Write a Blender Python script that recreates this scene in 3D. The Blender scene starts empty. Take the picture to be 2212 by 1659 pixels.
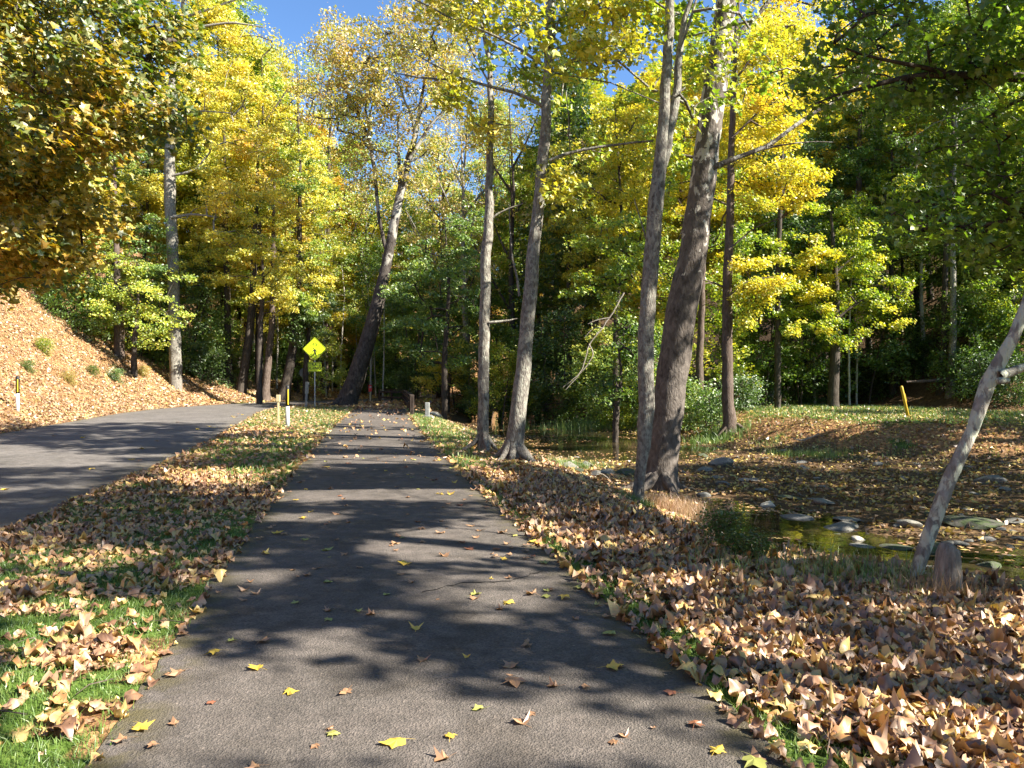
import bpy, math, random
import numpy as np
from mathutils import Vector

random.seed(5)
S = bpy.context.scene
COL = S.collection
F, CX, HOR, CAMH = 1662.0, 1106.0, 822.0, 1.6
SUN_AZ, SUN_EL = math.radians(-22), math.radians(37)      # azimuth measured from +x towards +y
SUN = np.array([math.cos(SUN_EL) * math.cos(SUN_AZ), math.cos(SUN_EL) * math.sin(SUN_AZ), math.sin(SUN_EL)])

# ------------------------------------------------------------------ numeric helpers
def smooth(u):
    u = np.clip(u, 0, 1)
    return u * u * (3 - 2 * u)

def _hash(ix, iy, seed):
    n = (ix.astype(np.int64) * 374761393 + iy.astype(np.int64) * 668265263 + seed * 1442695041) & 0x7fffffff
    n = ((n ^ (n >> 13)) * 1274126177) & 0x7fffffff
    return ((n ^ (n >> 16)) & 0xffff) / 65535.0

def vnoise(x, y, seed=0):
    x = np.asarray(x, float); y = np.asarray(y, float)
    ix = np.floor(x); iy = np.floor(y)
    fx = smooth(x - ix); fy = smooth(y - iy)
    a = _hash(ix, iy, seed); b = _hash(ix + 1, iy, seed); c = _hash(ix, iy + 1, seed); d = _hash(ix + 1, iy + 1, seed)
    return (a * (1 - fx) + b * fx) * (1 - fy) + (c * (1 - fx) + d * fx) * fy

def fbm(x, y, seed=0):
    return (vnoise(x, y, seed) + .5 * vnoise(x * 2.1, y * 2.1, seed + 1) + .25 * vnoise(x * 4.3, y * 4.3, seed + 2)) / 1.75

def sdist(x, y, poly):
    """distance to a polyline, positive on the left of its direction"""
    x = np.asarray(x, float); y = np.asarray(y, float)
    best = np.full(x.shape, 1e9); sg = np.ones(x.shape)
    for (ax, ay), (bx, by) in zip(poly[:-1], poly[1:]):
        dx, dy = bx - ax, by - ay
        L2 = dx * dx + dy * dy
        t = np.clip(((x - ax) * dx + (y - ay) * dy) / L2, 0, 1)
        d = np.hypot(x - ax - t * dx, y - ay - t * dy)
        c = dx * (y - ay) - dy * (x - ax)
        m = d < best - 1e-9
        best = np.where(m, d, best); sg = np.where(m, np.where(c >= 0, 1.0, -1.0), sg)
    return best * sg

def smooth_poly(P, n=2):
    P = [np.array(p, float) for p in P]
    for _ in range(n):
        Q = [P[0]]
        for a, b in zip(P[:-1], P[1:]):
            Q += [a * .75 + b * .25, a * .25 + b * .75]
        Q.append(P[-1]); P = Q
    return [tuple(p) for p in P]

PATH = smooth_poly([(1.6, -7), (.32, 0), (-.29, 3.18), (-.93, 6.2), (-1.6, 9.56), (-2.62, 14.9), (-3.7, 20.8), (-4.8, 27), (-5.95, 34), (-7.05, 41), (-7.9, 46), (-9.8, 50.3), (-13, 52.3), (-17, 53)])
PW = 1.44
ROAD = smooth_poly([(-3.6, -14), (-7.0, 0), (-9.0, 10), (-11.2, 20), (-13.8, 30), (-16.4, 40), (-17.0, 47), (-15.6, 54), (-12, 60), (-9.2, 67), (-8.2, 76), (-8.5, 90), (-12, 125)])
RW = 3.3
NEAR = smooth_poly([(60, -6), (30, 3), (14, 5.6), (7.5, 7.6), (4.4, 9.4), (3.6, 12), (3.5, 15.5), (2.0, 22), (.6, 29), (-1.6, 38), (-3.2, 48), (-2.6, 60), (-1.5, 80), (0, 110)], 2)
FAR = smooth_poly([(80, 6), (45, 16.5), (20, 21.5), (12.5, 25), (9.5, 28.5), (7.8, 33), (6.8, 38), (4.6, 48), (2.4, 60), (2, 80), (3.5, 110)], 2)
POOLS = [(4.9, 11.2, 2.4, 1.5, .5), (4.6, 14.6, 1.3, 2.4, .22), (3.6, 31.5, 3.6, 5.2, .5), (1.8, 39, 3.2, 5, .3), (-.4, 55, 2.6, 9, .3)]
WATER_Z = -1.05

def H(x, y):
    x = np.asarray(x, float); y = np.asarray(y, float)
    dn = sdist(x, y, NEAR); df = -sdist(x, y, FAR)
    q = sdist(x, y, ROAD)
    bed = -.99 + .10 * (fbm(x * .9, y * .9, 3) - .5) + .05 * (vnoise(x * 3.1, y * 3.1, 9) - .5)
    for px, py, rx, ry, dp in POOLS:
        bed = bed - dp * np.exp(-(((x - px) / rx) ** 2 + ((y - py) / ry) ** 2) * 1.3)
    wob = .55 * (fbm(x * .45, y * .45, 21) - .5)
    un = smooth((dn + wob) / 3.5); uf = smooth((df + wob * 2) / 3.3)
    z = bed + np.where(dn > -1.2, un, 0) * (0 - bed) + np.where(df > -1.5, uf, 0) * (.12 - bed)
    slopey = np.clip(df - 15.0, 0, 90)
    z = z + np.where(slopey > 0, .62 * slopey * smooth(slopey / 6), 0) * 1.0
    B = np.interp(y, [-20, 36, 44, 50, 58, 66, 80, 120], [9.5, 10.2, 9.8, 8.6, 5.2, 2.2, 1.6, 4])
    b0 = q - 4.0 + .5 * (fbm(x * .3, y * .3, 31) - .5)
    z = z + np.where(b0 > 0, B * smooth(.08 + .84 * np.clip(b0 / 12.5, 0, 1)) - B * smooth(np.array(.08)), 0) * 1.02
    z = z + np.where(b0 > 12.5, .22 * np.clip(b0 - 12.5, 0, 60), 0)
    far = smooth((y - 88) / 70)
    z = z + far * 16 * smooth(np.abs(x + 2) / 12) + smooth((y - 108) / 50) * 22 * (1 - smooth(np.abs(x + 2) / 12))
    rough = np.where((dn < 3.4) | (b0 > .4) | (df > 0), 1, 0)
    z = z + rough * .07 * (fbm(x * 1.3, y * 1.3, 41) - .5)
    return z

def h1(x, y):
    return float(H(np.array([x]), np.array([y]))[0])

def ray(px, py, d):
    return np.array([(px - CX) / F * d, d, CAMH - (py - HOR) / F * d])

def at(px, py, dmax=160.0):
    """first ground point under a pixel of the 2212-wide photograph"""
    d = np.concatenate([np.arange(2, 40, .05), np.arange(40, dmax, .2)])
    X = (px - CX) / F * d; Z = CAMH - (py - HOR) / F * d
    hit = np.nonzero(Z <= H(X, d))[0]
    k = hit[0] if len(hit) else len(d) - 1
    return np.array([X[k], d[k], h1(X[k], d[k])])

# ------------------------------------------------------------------ mesh helpers
def mesh_np(name, V, faces, k, mats=(), smooth_shade=False, attr=None):
    """faces: (n,k) index array of equal-sized polygons"""
    V = np.ascontiguousarray(V, dtype=np.float32); Fc = np.ascontiguousarray(faces, dtype=np.int32)
    me = bpy.data.meshes.new(name)
    n = len(Fc)
    me.vertices.add(len(V)); me.vertices.foreach_set('co', V.ravel())
    me.loops.add(n * k); me.loops.foreach_set('vertex_index', Fc.ravel())
    me.polygons.add(n); me.polygons.foreach_set('loop_start', np.arange(0, n * k, k, dtype=np.int32))
    me.polygons.foreach_set('use_smooth', np.full(n, smooth_shade, dtype=bool))
    me.update(calc_edges=True)
    if attr is not None:
        for an, av in attr.items():
            a = me.attributes.new(an, 'FLOAT', 'POINT'); a.data.foreach_set('value', np.ascontiguousarray(av, dtype=np.float32))
    for m in mats: me.materials.append(m)
    return me

class MB:
    def __init__(s): s.v = []; s.f = []
    def add(s, V, Fs):
        o = sum(len(a) for a in s.v)
        s.v.append(np.asarray(V, float)); s.f += [tuple(i + o for i in f) for f in Fs]
    def box(s, c, sz, rot=None):
        sx, sy, sz_ = [a / 2 for a in sz]
        V = np.array([(x, y, z) for x in (-sx, sx) for y in (-sy, sy) for z in (-sz_, sz_)])
        if rot is not None: V = V @ np.array(rot).T
        s.add(V + np.array(c), [(0, 1, 3, 2), (4, 6, 7, 5), (0, 4, 5, 1), (2, 3, 7, 6), (0, 2, 6, 4), (1, 5, 7, 3)])
    def tube(s, P, R, seg=10, cap=True, rng=None, rough=0.0):
        V, Q = tube_np(np.asarray(P, float), np.asarray(R, float), seg, rng, rough)
        Fs = [tuple(q) for q in Q]
        if cap:
            Fs.append(tuple(range(seg))[::-1]); n = len(V); Fs.append(tuple(range(n - seg, n)))
        s.add(V, Fs)
    def prism(s, pts, y0, y1):
        """polygon in x,z swept along y"""
        n = len(pts)
        V = [(x, y0, z) for x, z in pts] + [(x, y1, z) for x, z in pts]
        s.add(V, [tuple(range(n)), tuple(range(n, 2 * n))[::-1]] + [(i, i + n, (i + 1) % n + n, (i + 1) % n) for i in range(n)])
    def build(s, name, mat, parent=None, smooth_shade=False, bevel=0):
        me = bpy.data.meshes.new(name)
        me.from_pydata(np.concatenate(s.v).tolist(), [], s.f); me.update()
        if smooth_shade: me.polygons.foreach_set('use_smooth', [True] * len(me.polygons))
        me.materials.append(mat)
        o = link(name, me, parent)
        if bevel:
            b = o.modifiers.new('bevel', 'BEVEL'); b.width = bevel; b.segments = 2; b.limit_method = 'ANGLE'
        return o

def tube_np(P, R, seg=8, rng=None, rough=0.0):
    n = len(P)
    T = np.gradient(P, axis=0); T /= np.linalg.norm(T, axis=1)[:, None] + 1e-9
    up = np.array([0, 1, .03]) if abs(T[0][2]) > .7 else np.array([0, 0, 1.0])
    A = np.cross(T, up); A /= np.linalg.norm(A, axis=1)[:, None] + 1e-9
    B = np.cross(T, A)
    a = np.arange(seg) * 2 * np.pi / seg
    rr = np.repeat(R[:, None], seg, 1)
    if rng is not None and rough: rr = rr * (1 + rough * rng.normal(size=(n, seg)))
    V = P[:, None, :] + rr[..., None] * (np.cos(a)[None, :, None] * A[:, None, :] + np.sin(a)[None, :, None] * B[:, None, :])
    i = np.arange(n - 1)[:, None] * seg; j = np.arange(seg)[None, :]; j2 = (j + 1) % seg
    Q = np.stack([i + j, i + j2, i + seg + j2, i + seg + j], -1).reshape(-1, 4)
    return V.reshape(-1, 3), Q

def link(name, me, parent=None):
    o = bpy.data.objects.new(name, me); COL.objects.link(o)
    if parent is not None: o.parent = parent
    return o

def tag(o, label=None, cat=None, group=None, kind=None):
    if label: o['label'] = label
    if cat: o['category'] = cat
    if group: o['group'] = group
    if kind: o['kind'] = kind
    return o

def empty(name, loc, label, cat, group=None):
    o = bpy.data.objects.new(name, None); COL.objects.link(o); o.location = tuple(float(a) for a in loc)
    o.empty_display_size = .2
    return tag(o, label, cat, group)

# ------------------------------------------------------------------ materials
class NT:
    def __init__(s, name):
        s.m = bpy.data.materials.new(name); s.m.use_nodes = True
        s.t = s.m.node_tree; s.t.nodes.clear()
        s.out = s.n('ShaderNodeOutputMaterial')
    def n(s, typ, **kw):
        nd = s.t.nodes.new(typ)
        for k, v in kw.items():
            if k.startswith('i_'):
                nd.inputs[k[2:].replace('_', ' ')].default_value = v
            else: setattr(nd, k, v)
        return nd
    def l(s, a, b): s.t.links.new(a, b)
    def coord(s, kind='Object', scale=None):
        c = s.n('ShaderNodeTexCoord').outputs[kind]
        if scale:
            m = s.n('ShaderNodeMapping'); m.inputs['Scale'].default_value = scale; s.l(c, m.inputs['Vector']); c = m.outputs['Vector']
        return c
    def noise(s, co, scale, detail=4, rough=.55, dist=0):
        nd = s.n('ShaderNodeTexNoise'); nd.inputs['Scale'].default_value = scale; nd.inputs['Detail'].default_value = detail
        nd.inputs['Roughness'].default_value = rough; nd.inputs['Distortion'].default_value = dist
        s.l(co, nd.inputs['Vector']); return nd
    def vor(s, co, scale, feature='F1'):
        nd = s.n('ShaderNodeTexVoronoi'); nd.feature = feature; nd.inputs['Scale'].default_value = scale
        s.l(co, nd.inputs['Vector']); return nd
    def ramp(s, fac, stops, interp='LINEAR'):
        r = s.n('ShaderNodeValToRGB'); e = r.color_ramp.elements; r.color_ramp.interpolation = interp
        while len(e) < len(stops): e.new(.5)
        for el, (p, c) in zip(e, stops):
            el.position = p; el.color = (*c, 1) if len(c) == 3 else c
        s.l(fac, r.inputs[0]); return r.outputs[0]
    def mix(s, f, a, b, blend='MIX'):
        m = s.n('ShaderNodeMixRGB'); m.blend_type = blend
        for v, i in ((f, 0), (a, 1), (b, 2)):
            if isinstance(v, (int, float)): m.inputs[i].default_value = v
            elif isinstance(v, tuple): m.inputs[i].default_value = (*v, 1)
            else: s.l(v, m.inputs[i])
        return m.outputs[0]
    def math(s, op, a, b=None, clamp=False):
        m = s.n('ShaderNodeMath'); m.operation = op; m.use_clamp = clamp
        for v, i in ((a, 0), (b, 1)):
            if v is None: continue
            if isinstance(v, (int, float)): m.inputs[i].default_value = v
            else: s.l(v, m.inputs[i])
        return m.outputs[0]
    def bump(s, h, strength, dist):
        b = s.n('ShaderNodeBump'); b.inputs['Strength'].default_value = strength; b.inputs['Distance'].default_value = dist
        s.l(h, b.inputs['Height']); return b.outputs[0]
    def principled(s, col, rough=.8, bump=None, spec=.3, metal=0):
        p = s.n('ShaderNodeBsdfPrincipled')
        if isinstance(col, tuple): p.inputs['Base Color'].default_value = (*col, 1)
        else: s.l(col, p.inputs['Base Color'])
        if isinstance(rough, (int, float)): p.inputs['Roughness'].default_value = rough
        else: s.l(rough, p.inputs['Roughness'])
        p.inputs['Specular IOR Level'].default_value = spec; p.inputs['Metallic'].default_value = metal
        if bump is not None: s.l(bump, p.inputs['Normal'])
        s.l(p.outputs[0], s.out.inputs[0]); return p

TW = {'leaf_litter': .95, 'leaf_litter_bank': .9, 'leaf_litter_creek': .9}
def leaf_mat(name, cols, trans=.5, nscale=.35, namp=.55, gloss=.09):
    t = NT(name)
    tone = t.n('ShaderNodeAttribute', attribute_name='tone').outputs['Fac']
    geo = t.n('ShaderNodeNewGeometry').outputs['Position']
    nz = t.noise(geo, nscale, 2).outputs['Fac']
    oi = t.n('ShaderNodeObjectInfo').outputs['Random']
    f = t.math('ADD', t.math('MULTIPLY', tone, TW.get(name, .55)), t.math('MULTIPLY', t.math('SUBTRACT', nz, .5), namp * 2))
    f = t.math('ADD', f, t.math('ADD', t.math('MULTIPLY', oi, .16), .14), clamp=True)
    n = len(cols)
    c = t.ramp(f, [(i / (n - 1), k) for i, k in enumerate(cols)])
    d = t.n('ShaderNodeBsdfDiffuse'); t.l(c, d.inputs[0])
    tr = t.n('ShaderNodeBsdfTranslucent'); t.l(t.mix(1.0, c, (1.0, 1.0, .5), 'MULTIPLY'), tr.inputs[0])
    m = t.n('ShaderNodeMixShader'); m.inputs[0].default_value = trans; t.l(d.outputs[0], m.inputs[1]); t.l(tr.outputs[0], m.inputs[2])
    g = t.n('ShaderNodeBsdfGlossy'); g.inputs['Roughness'].default_value = .5
    m2 = t.n('ShaderNodeMixShader'); m2.inputs[0].default_value = gloss; t.l(m.outputs[0], m2.inputs[1]); t.l(g.outputs[0], m2.inputs[2])
    t.l(m2.outputs[0], t.out.inputs[0]); return t.m

LEAF = {
    'yellow': leaf_mat('leaf_yellow', [(.15, .24, .025), (.32, .40, .035), (.58, .57, .05), (.76, .65, .06), (.82, .64, .06), (.70, .45, .05)]),
    'yellowgreen': leaf_mat('leaf_yellow_green', [(.07, .15, .02), (.15, .28, .026), (.29, .42, .035), (.46, .53, .045), (.66, .61, .055), (.58, .44, .06)]),
    'green': leaf_mat('leaf_green', [(.045, .11, .018), (.085, .18, .024), (.14, .26, .034), (.25, .36, .045), (.46, .46, .06)]),
    'dark': leaf_mat('leaf_dark_green', [(.035, .085, .016), (.06, .125, .02), (.085, .165, .026), (.13, .22, .034), (.24, .30, .045)]),
    'gold': leaf_mat('leaf_gold', [(.20, .24, .025), (.44, .38, .035), (.66, .48, .04), (.72, .42, .04), (.62, .29, .035)]),
    'brown': leaf_mat('leaf_tan_orange', [(.20, .28, .04), (.38, .40, .06), (.54, .44, .09), (.54, .36, .11), (.40, .19, .06)]),
    'litter': leaf_mat('leaf_litter', [(.05, .024, .014), (.13, .06, .03), (.25, .13, .065), (.36, .21, .115), (.46, .30, .18), (.50, .24, .09), (.58, .42, .14)], trans=.15, nscale=2.5, namp=.25),
    'banklitter': leaf_mat('leaf_litter_bank', [(.05, .025, .014), (.13, .068, .034), (.24, .14, .072), (.34, .21, .115), (.41, .27, .15), (.40, .21, .10), (.46, .36, .14)], trans=.15, nscale=.9, namp=.3),
    'wetlitter': leaf_mat('leaf_litter_creek', [(.06, .03, .014), (.13, .065, .03), (.22, .12, .05), (.32, .19, .07), (.42, .30, .07), (.50, .38, .08)], trans=.1, nscale=1.0, namp=.3),
    'grass': leaf_mat('grass_blade', [(.05, .12, .015), (.09, .18, .022), (.14, .25, .035), (.22, .30, .06), (.40, .36, .15)], trans=.35, nscale=1.2),
    'drygrass': leaf_mat('dry_grass_blade', [(.12, .16, .03), (.28, .18, .10), (.42, .25, .15), (.48, .34, .18), (.38, .16, .12)], trans=.3, nscale=2),
}

def bark_mat(name, a, b, c, patch=None, scale=(9, 9, 2.2), bump=.9):
    t = NT(name); co = t.coord('Object', scale)
    n1 = t.noise(co, 1.6, 8, .65, .6); n2 = t.noise(t.coord('Object'), 2.3, 4)
    v = t.vor(co, 2.2, 'DISTANCE_TO_EDGE').outputs['Distance']
    col = t.ramp(n1.outputs['Fac'], [(.3, a), (.5, b), (.72, c)])
    col = t.mix(t.math('MULTIPLY', t.ramp(n2.outputs['Fac'], [(.42, (0, 0, 0)), (.62, (1, 1, 1))]), .45), col, t.mix(.5, col, c))
    if patch:      # pale lichen or bare bark in blotches with their own shape
        pc, lo, hi, ps, zlo, zhi = patch
        nz = t.noise(t.coord('Object', (1, 1, .6)), ps, 5, .6, .4).outputs['Fac']
        z = t.n('ShaderNodeSeparateXYZ'); t.l(t.coord('Object'), z.inputs[0])
        mr = t.n('ShaderNodeMapRange'); mr.inputs['From Min'].default_value = zlo; mr.inputs['From Max'].default_value = zhi
        mr.inputs['To Min'].default_value = -.16; mr.inputs['To Max'].default_value = .04
        t.l(z.outputs['Z'], mr.inputs['Value'])
        m = t.ramp(t.math('ADD', nz, mr.outputs[0]), [(lo, (0, 0, 0)), (hi, (1, 1, 1))])
        col = t.mix(m, col, t.mix(n1.outputs['Fac'], pc, tuple(k * .7 for k in pc)))
    hh = t.math('ADD', n1.outputs['Fac'], t.math('MULTIPLY', v, .6))
    t.principled(col, .95, t.bump(hh, bump, .03), .1); return t.m

BARK = {
    'grey': bark_mat('bark_grey', (.06, .054, .045), (.17, .152, .13), (.29, .265, .225), ((.36, .35, .29), .50, .62, 15, -1, 1), (14, 14, 4), 1.2),
    'dark': bark_mat('bark_dark', (.025, .02, .016), (.06, .05, .04), (.12, .10, .085)),
    'brown': bark_mat('bark_brown', (.04, .03, .024), (.10, .075, .06), (.19, .15, .125)),
    'sycamore': bark_mat('bark_sycamore', (.045, .038, .032), (.115, .098, .084), (.20, .175, .152), ((.54, .51, .44), .56, .59, 5, 4.2, 7.5), (6, 6, 3), 1.0),
    'palesyc': bark_mat('bark_pale_sycamore', (.022, .018, .015), (.055, .046, .039), (.12, .105, .09), ((.36, .34, .29), .52, .58, 1.8, 6, 11), (6, 6, 3), 1.0),
    'lichen': bark_mat('bark_lichen', (.08, .074, .062), (.21, .195, .165), (.36, .34, .295), ((.56, .58, .45), .50, .58, 11, -2, 0), (9, 9, 3), 1.0),
    'pale': bark_mat('bark_pale', (.20, .18, .15), (.40, .37, .31), (.60, .56, .48), None, (7, 7, 4), .5),
    'dead': bark_mat('dead_wood', (.14, .12, .095), (.28, .245, .2), (.42, .375, .31), None, (10, 10, 2), .6),
}

def asphalt(name, base, warm, dark, sc):
    t = NT(name); co = t.coord('Object')
    v = t.vor(co, sc); v2 = t.vor(co, sc * 2.3)
    sp = t.ramp(v.outputs['Color'], [(0, (.4, .4, .4)), (.5, (.85, .83, .8)), (.93, (1.25, 1.18, 1.15)), (1, (2.6, 2.4, 2.2))])
    big = t.noise(co, .55, 5, .6).outputs['Fac']
    col = t.mix(t.ramp(big, [(.35, (0, 0, 0)), (.7, (1, 1, 1))]), base, warm)
    med = t.noise(co, 6, 3).outputs['Fac']
    col = t.mix(.8, col, t.ramp(med, [(.3, (.7, .7, .7)), (.7, (1.2, 1.2, 1.2))]), 'MULTIPLY')
    st = t.noise(co, 1.7, 6, .7, .8).outputs['Fac']
    col = t.mix(.6, col, t.ramp(st, [(.36, (.62, .6, .56)), (.5, (1, 1, 1)), (.68, (1.22, 1.18, 1.16))]), 'MULTIPLY')
    ck_ = t.n('ShaderNodeTexVoronoi'); ck_.feature = 'DISTANCE_TO_EDGE'; ck_.inputs['Scale'].default_value = .42
    wv_ = t.n('ShaderNodeVectorMath'); wv_.operation = 'ADD'; t.l(co, wv_.inputs[0]); t.l(t.noise(co, 3, 4, .7).outputs['Color'], wv_.inputs[1]); t.l(wv_.outputs[0], ck_.inputs['Vector'])
    col = t.mix(t.math('MULTIPLY', t.ramp(ck_.outputs['Distance'], [(0, (1, 1, 1)), (.006, (0, 0, 0))]), t.ramp(t.noise(co, .9, 2).outputs['Fac'], [(.52, (0, 0, 0)), (.6, (.8, .8, .8))])), col, (.025, .023, .02))
    col = t.mix(.75, col, sp, 'MULTIPLY')
    edge = t.n('ShaderNodeAttribute', attribute_name='edge').outputs['Fac']
    e2 = t.math('MULTIPLY', edge, t.ramp(t.noise(co, 4, 5, .65).outputs['Fac'], [(.4, (0, 0, 0)), (.6, (1, 1, 1))]))
    col = t.mix(e2, col, dark)
    hh = t.math('ADD', v.outputs['Distance'], t.math('MULTIPLY', v2.outputs['Distance'], .5))
    t.principled(col, .88, t.bump(hh, .9, .006), .25); return t.m

M_PATH = asphalt('trail_asphalt', (.112, .100, .088), (.158, .139, .124), (.10, .085, .04), 95)
M_ROAD = asphalt('road_asphalt', (.14, .132, .122), (.19, .178, .166), (.14, .12, .08), 60)

def ground_mat():
    t = NT('ground'); co = t.coord('Object')
    g = t.n('ShaderNodeAttribute', attribute_name='grass').outputs['Fac']
    w = t.n('ShaderNodeAttribute', attribute_name='wet').outputs['Fac']  # damp creek bed, plus shade of the wooded slope as darker ground
    v = t.vor(co, 9); v2 = t.vor(co, 17)
    lit = t.ramp(v.outputs['Color'], [(0, (.10, .045, .022)), (.35, (.22, .11, .05)), (.65, (.34, .19, .09)), (.9, (.44, .27, .13)), (1, (.5, .34, .08))])
    lit2 = t.ramp(v2.outputs['Color'], [(0, (.05, .028, .014)), (.5, (.2, .11, .05)), (1, (.4, .25, .11))])
    lit = t.mix(t.ramp(t.noise(co, 7, 3).outputs['Fac'], [(.4, (0, 0, 0)), (.6, (1, 1, 1))]), lit, lit2)
    gr = t.ramp(t.noise(co, 14, 5, .7).outputs['Fac'], [(.3, (.03, .05, .012)), (.5, (.07, .12, .02)), (.7, (.14, .19, .04))])
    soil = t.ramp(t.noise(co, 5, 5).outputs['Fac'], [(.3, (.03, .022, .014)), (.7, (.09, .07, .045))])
    gm = t.ramp(t.math('ADD', g, t.math('MULTIPLY', t.math('SUBTRACT', t.noise(co, 2.2, 5, .6).outputs['Fac'], .5), .9)), [(.42, (0, 0, 0)), (.6, (1, 1, 1))])
    col = t.mix(gm, lit, gr)
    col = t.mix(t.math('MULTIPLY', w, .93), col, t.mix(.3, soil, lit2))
    hh = t.math('ADD', v.outputs['Distance'], t.math('MULTIPLY', t.noise(co, 20, 4).outputs['Fac'], .7))
    t.principled(col, .95, t.bump(hh, .8, .05), .1); return t.m
M_GROUND = ground_mat()

def water_mat():
    t = NT('creek_water'); co = t.coord('Object', (1, .6, 1))
    b = t.bump(t.noise(co, 3.5, 3).outputs['Fac'], .12, .03)
    p = t.principled(t.ramp(t.noise(t.coord('Object'), .8, 3).outputs['Fac'], [(.35, (.018, .015, .008)), (.65, (.05, .038, .018))]), .04, b, .5)
    p.inputs['IOR'].default_value = 1.33
    return t.m
M_WATER = water_mat()

def stone_mat(name, a, b, moss=0):
    t = NT(name); co = t.coord('Object'); oi = t.n('ShaderNodeObjectInfo').outputs['Random']
    n = t.noise(co, 9, 6, .65)
    col = t.ramp(n.outputs['Fac'], [(.3, a), (.7, b)])
    col = t.mix(.6, col, t.ramp(oi, [(0, (.75, .75, .8)), (1, (1.2, 1.15, 1.0))]), 'MULTIPLY')
    if moss: col = t.mix(t.math('MULTIPLY', t.ramp(t.noise(co, 4, 4).outputs['Fac'], [(.4, (0, 0, 0)), (.6, (1, 1, 1))]), moss), col, (.05, .08, .02))
    t.principled(col, .85, t.bump(n.outputs['Fac'], .6, .02), .3); return t.m
M_STONE = stone_mat('stone_grey', (.09, .088, .08), (.25, .245, .22))
M_MOSS = stone_mat('stone_mossy', (.05, .048, .04), (.12, .115, .10), .8)
M_PALE = stone_mat('stone_pale', (.4, .37, .3), (.6, .56, .48))

def paint(name, col, rough=.5, wear=.25, spec=.4, metal=0):
    t = NT(name); co = t.coord('Object')
    n = t.noise(co, 13, 6, .7).outputs['Fac']
    c = t.mix(t.math('MULTIPLY', t.ramp(n, [(.5, (0, 0, 0)), (.75, (1, 1, 1))]), wear), col, tuple(k * .45 + .03 for k in col))
    t.principled(c, rough, t.bump(n, .15, .004), spec, metal); return t.m
M_LIME = paint('sign_lime', (.55, .68, .012), .4, .12)
M_BLACK = paint('black_paint', (.012, .012, .012), .5, .3)
M_WHITE = paint('white_paint', (.36, .37, .37), .6, .7)
M_YELLOW = paint('yellow_paint', (.50, .32, .025), .6, .5)
M_STRIPE = paint('yellow_stripe', (.80, .60, .03), .4, .15)
M_STEEL = paint('galvanised_steel', (.42, .43, .43), .5, .3, .5, .4)
M_SIGNBACK = paint('sign_back_grey', (.20, .22, .21), .6, .3)
M_RED = paint('red_paint', (.55, .03, .03), .5, .3)
M_STAKE = paint('stake_wood', (.50, .42, .24), .8, .5, .1)
M_FENCE = bark_mat('fence_wood', (.018, .013, .011), (.045, .034, .028), (.10, .08, .066), None, (14, 14, 3), .6)
M_CONC = stone_mat('concrete', (.13, .14, .14), (.26, .27, .27))

# ------------------------------------------------------------------ world, sun, camera
W = bpy.data.worlds.new('World'); S.world = W; W.use_nodes = True
wt = W.node_tree; bg = wt.nodes['Background']
sky = wt.nodes.new('ShaderNodeTexSky'); sky.sky_type = 'NISHITA'; sky.sun_disc = False
sky.sun_elevation = SUN_EL; sky.sun_rotation = math.pi / 2 - SUN_AZ
sky.air_density = 1.0; sky.dust_density = .3; sky.ozone_density = 2.0; sky.altitude = 2600
tint = wt.nodes.new('ShaderNodeMixRGB'); tint.blend_type = 'MULTIPLY'; tint.inputs[0].default_value = 1; tint.inputs[2].default_value = (.72, .88, 1.0, 1)
wt.links.new(sky.outputs[0], tint.inputs[1]); wt.links.new(tint.outputs[0], bg.inputs['Color']); bg.inputs['Strength'].default_value = .08
sl = bpy.data.lights.new('sun', 'SUN'); sl.energy = 5.0; sl.angle = math.radians(.53); sl.color = (1.0, .93, .82)
so = bpy.data.objects.new('sun', sl); COL.objects.link(so)
so.rotation_euler = Vector((-SUN[0], -SUN[1], -SUN[2])).to_track_quat('-Z', 'Y').to_euler()
cam = bpy.data.cameras.new('camera'); co_ = bpy.data.objects.new('camera', cam); COL.objects.link(co_)
cam.sensor_fit = 'HORIZONTAL'; cam.sensor_width = 36.0; cam.lens = 36.0 * F / 2212.0
co_.location = (0, 0, CAMH); co_.rotation_euler = (math.radians(90 - .2586), 0, 0); cam.clip_end = 2000; cam.clip_start = .05
S.camera = co_
S.view_settings.view_transform = 'Standard'; S.view_settings.look = 'None'; S.view_settings.exposure = 1.92; S.view_settings.gamma = 1
S.render.engine = 'CYCLES'
cy = S.cycles
cy.max_bounces = 7; cy.diffuse_bounces = 4; cy.glossy_bounces = 3; cy.transmission_bounces = 4; cy.transparent_max_bounces = 4
cy.caustics_reflective = False; cy.caustics_refractive = False
cy.use_denoising = True
try: cy.denoiser = 'OPENIMAGEDENOISE'
except Exception: pass
cy.sample_clamp_indirect = 6

# ------------------------------------------------------------------ terrain, path, road, water
def spaced(lo, hi, fine, growth):
    out = [0.0]
    st = fine
    while out[-1] < hi: out.append(out[-1] + st); st = fine + growth * out[-1]
    neg = [0.0]
    while neg[-1] < -lo: neg.append(neg[-1] + fine + growth * neg[-1])
    return np.array([-a for a in neg[:0:-1]] + out)
gx = spaced(-230, 230, .17, .013) ; gy = spaced(-40, 330, .17, .011)
GX, GY = np.meshgrid(gx, gy); GZ = H(GX.ravel(), GY.ravel())
nx, ny = len(gx), len(gy)
i = np.arange(ny - 1)[:, None] * nx + np.arange(nx - 1)[None, :]
quads = np.stack([i, i + 1, i + nx + 1, i + nx], -1).reshape(-1, 4)
gxr, gyr = GX.ravel(), GY.ravel()

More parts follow.
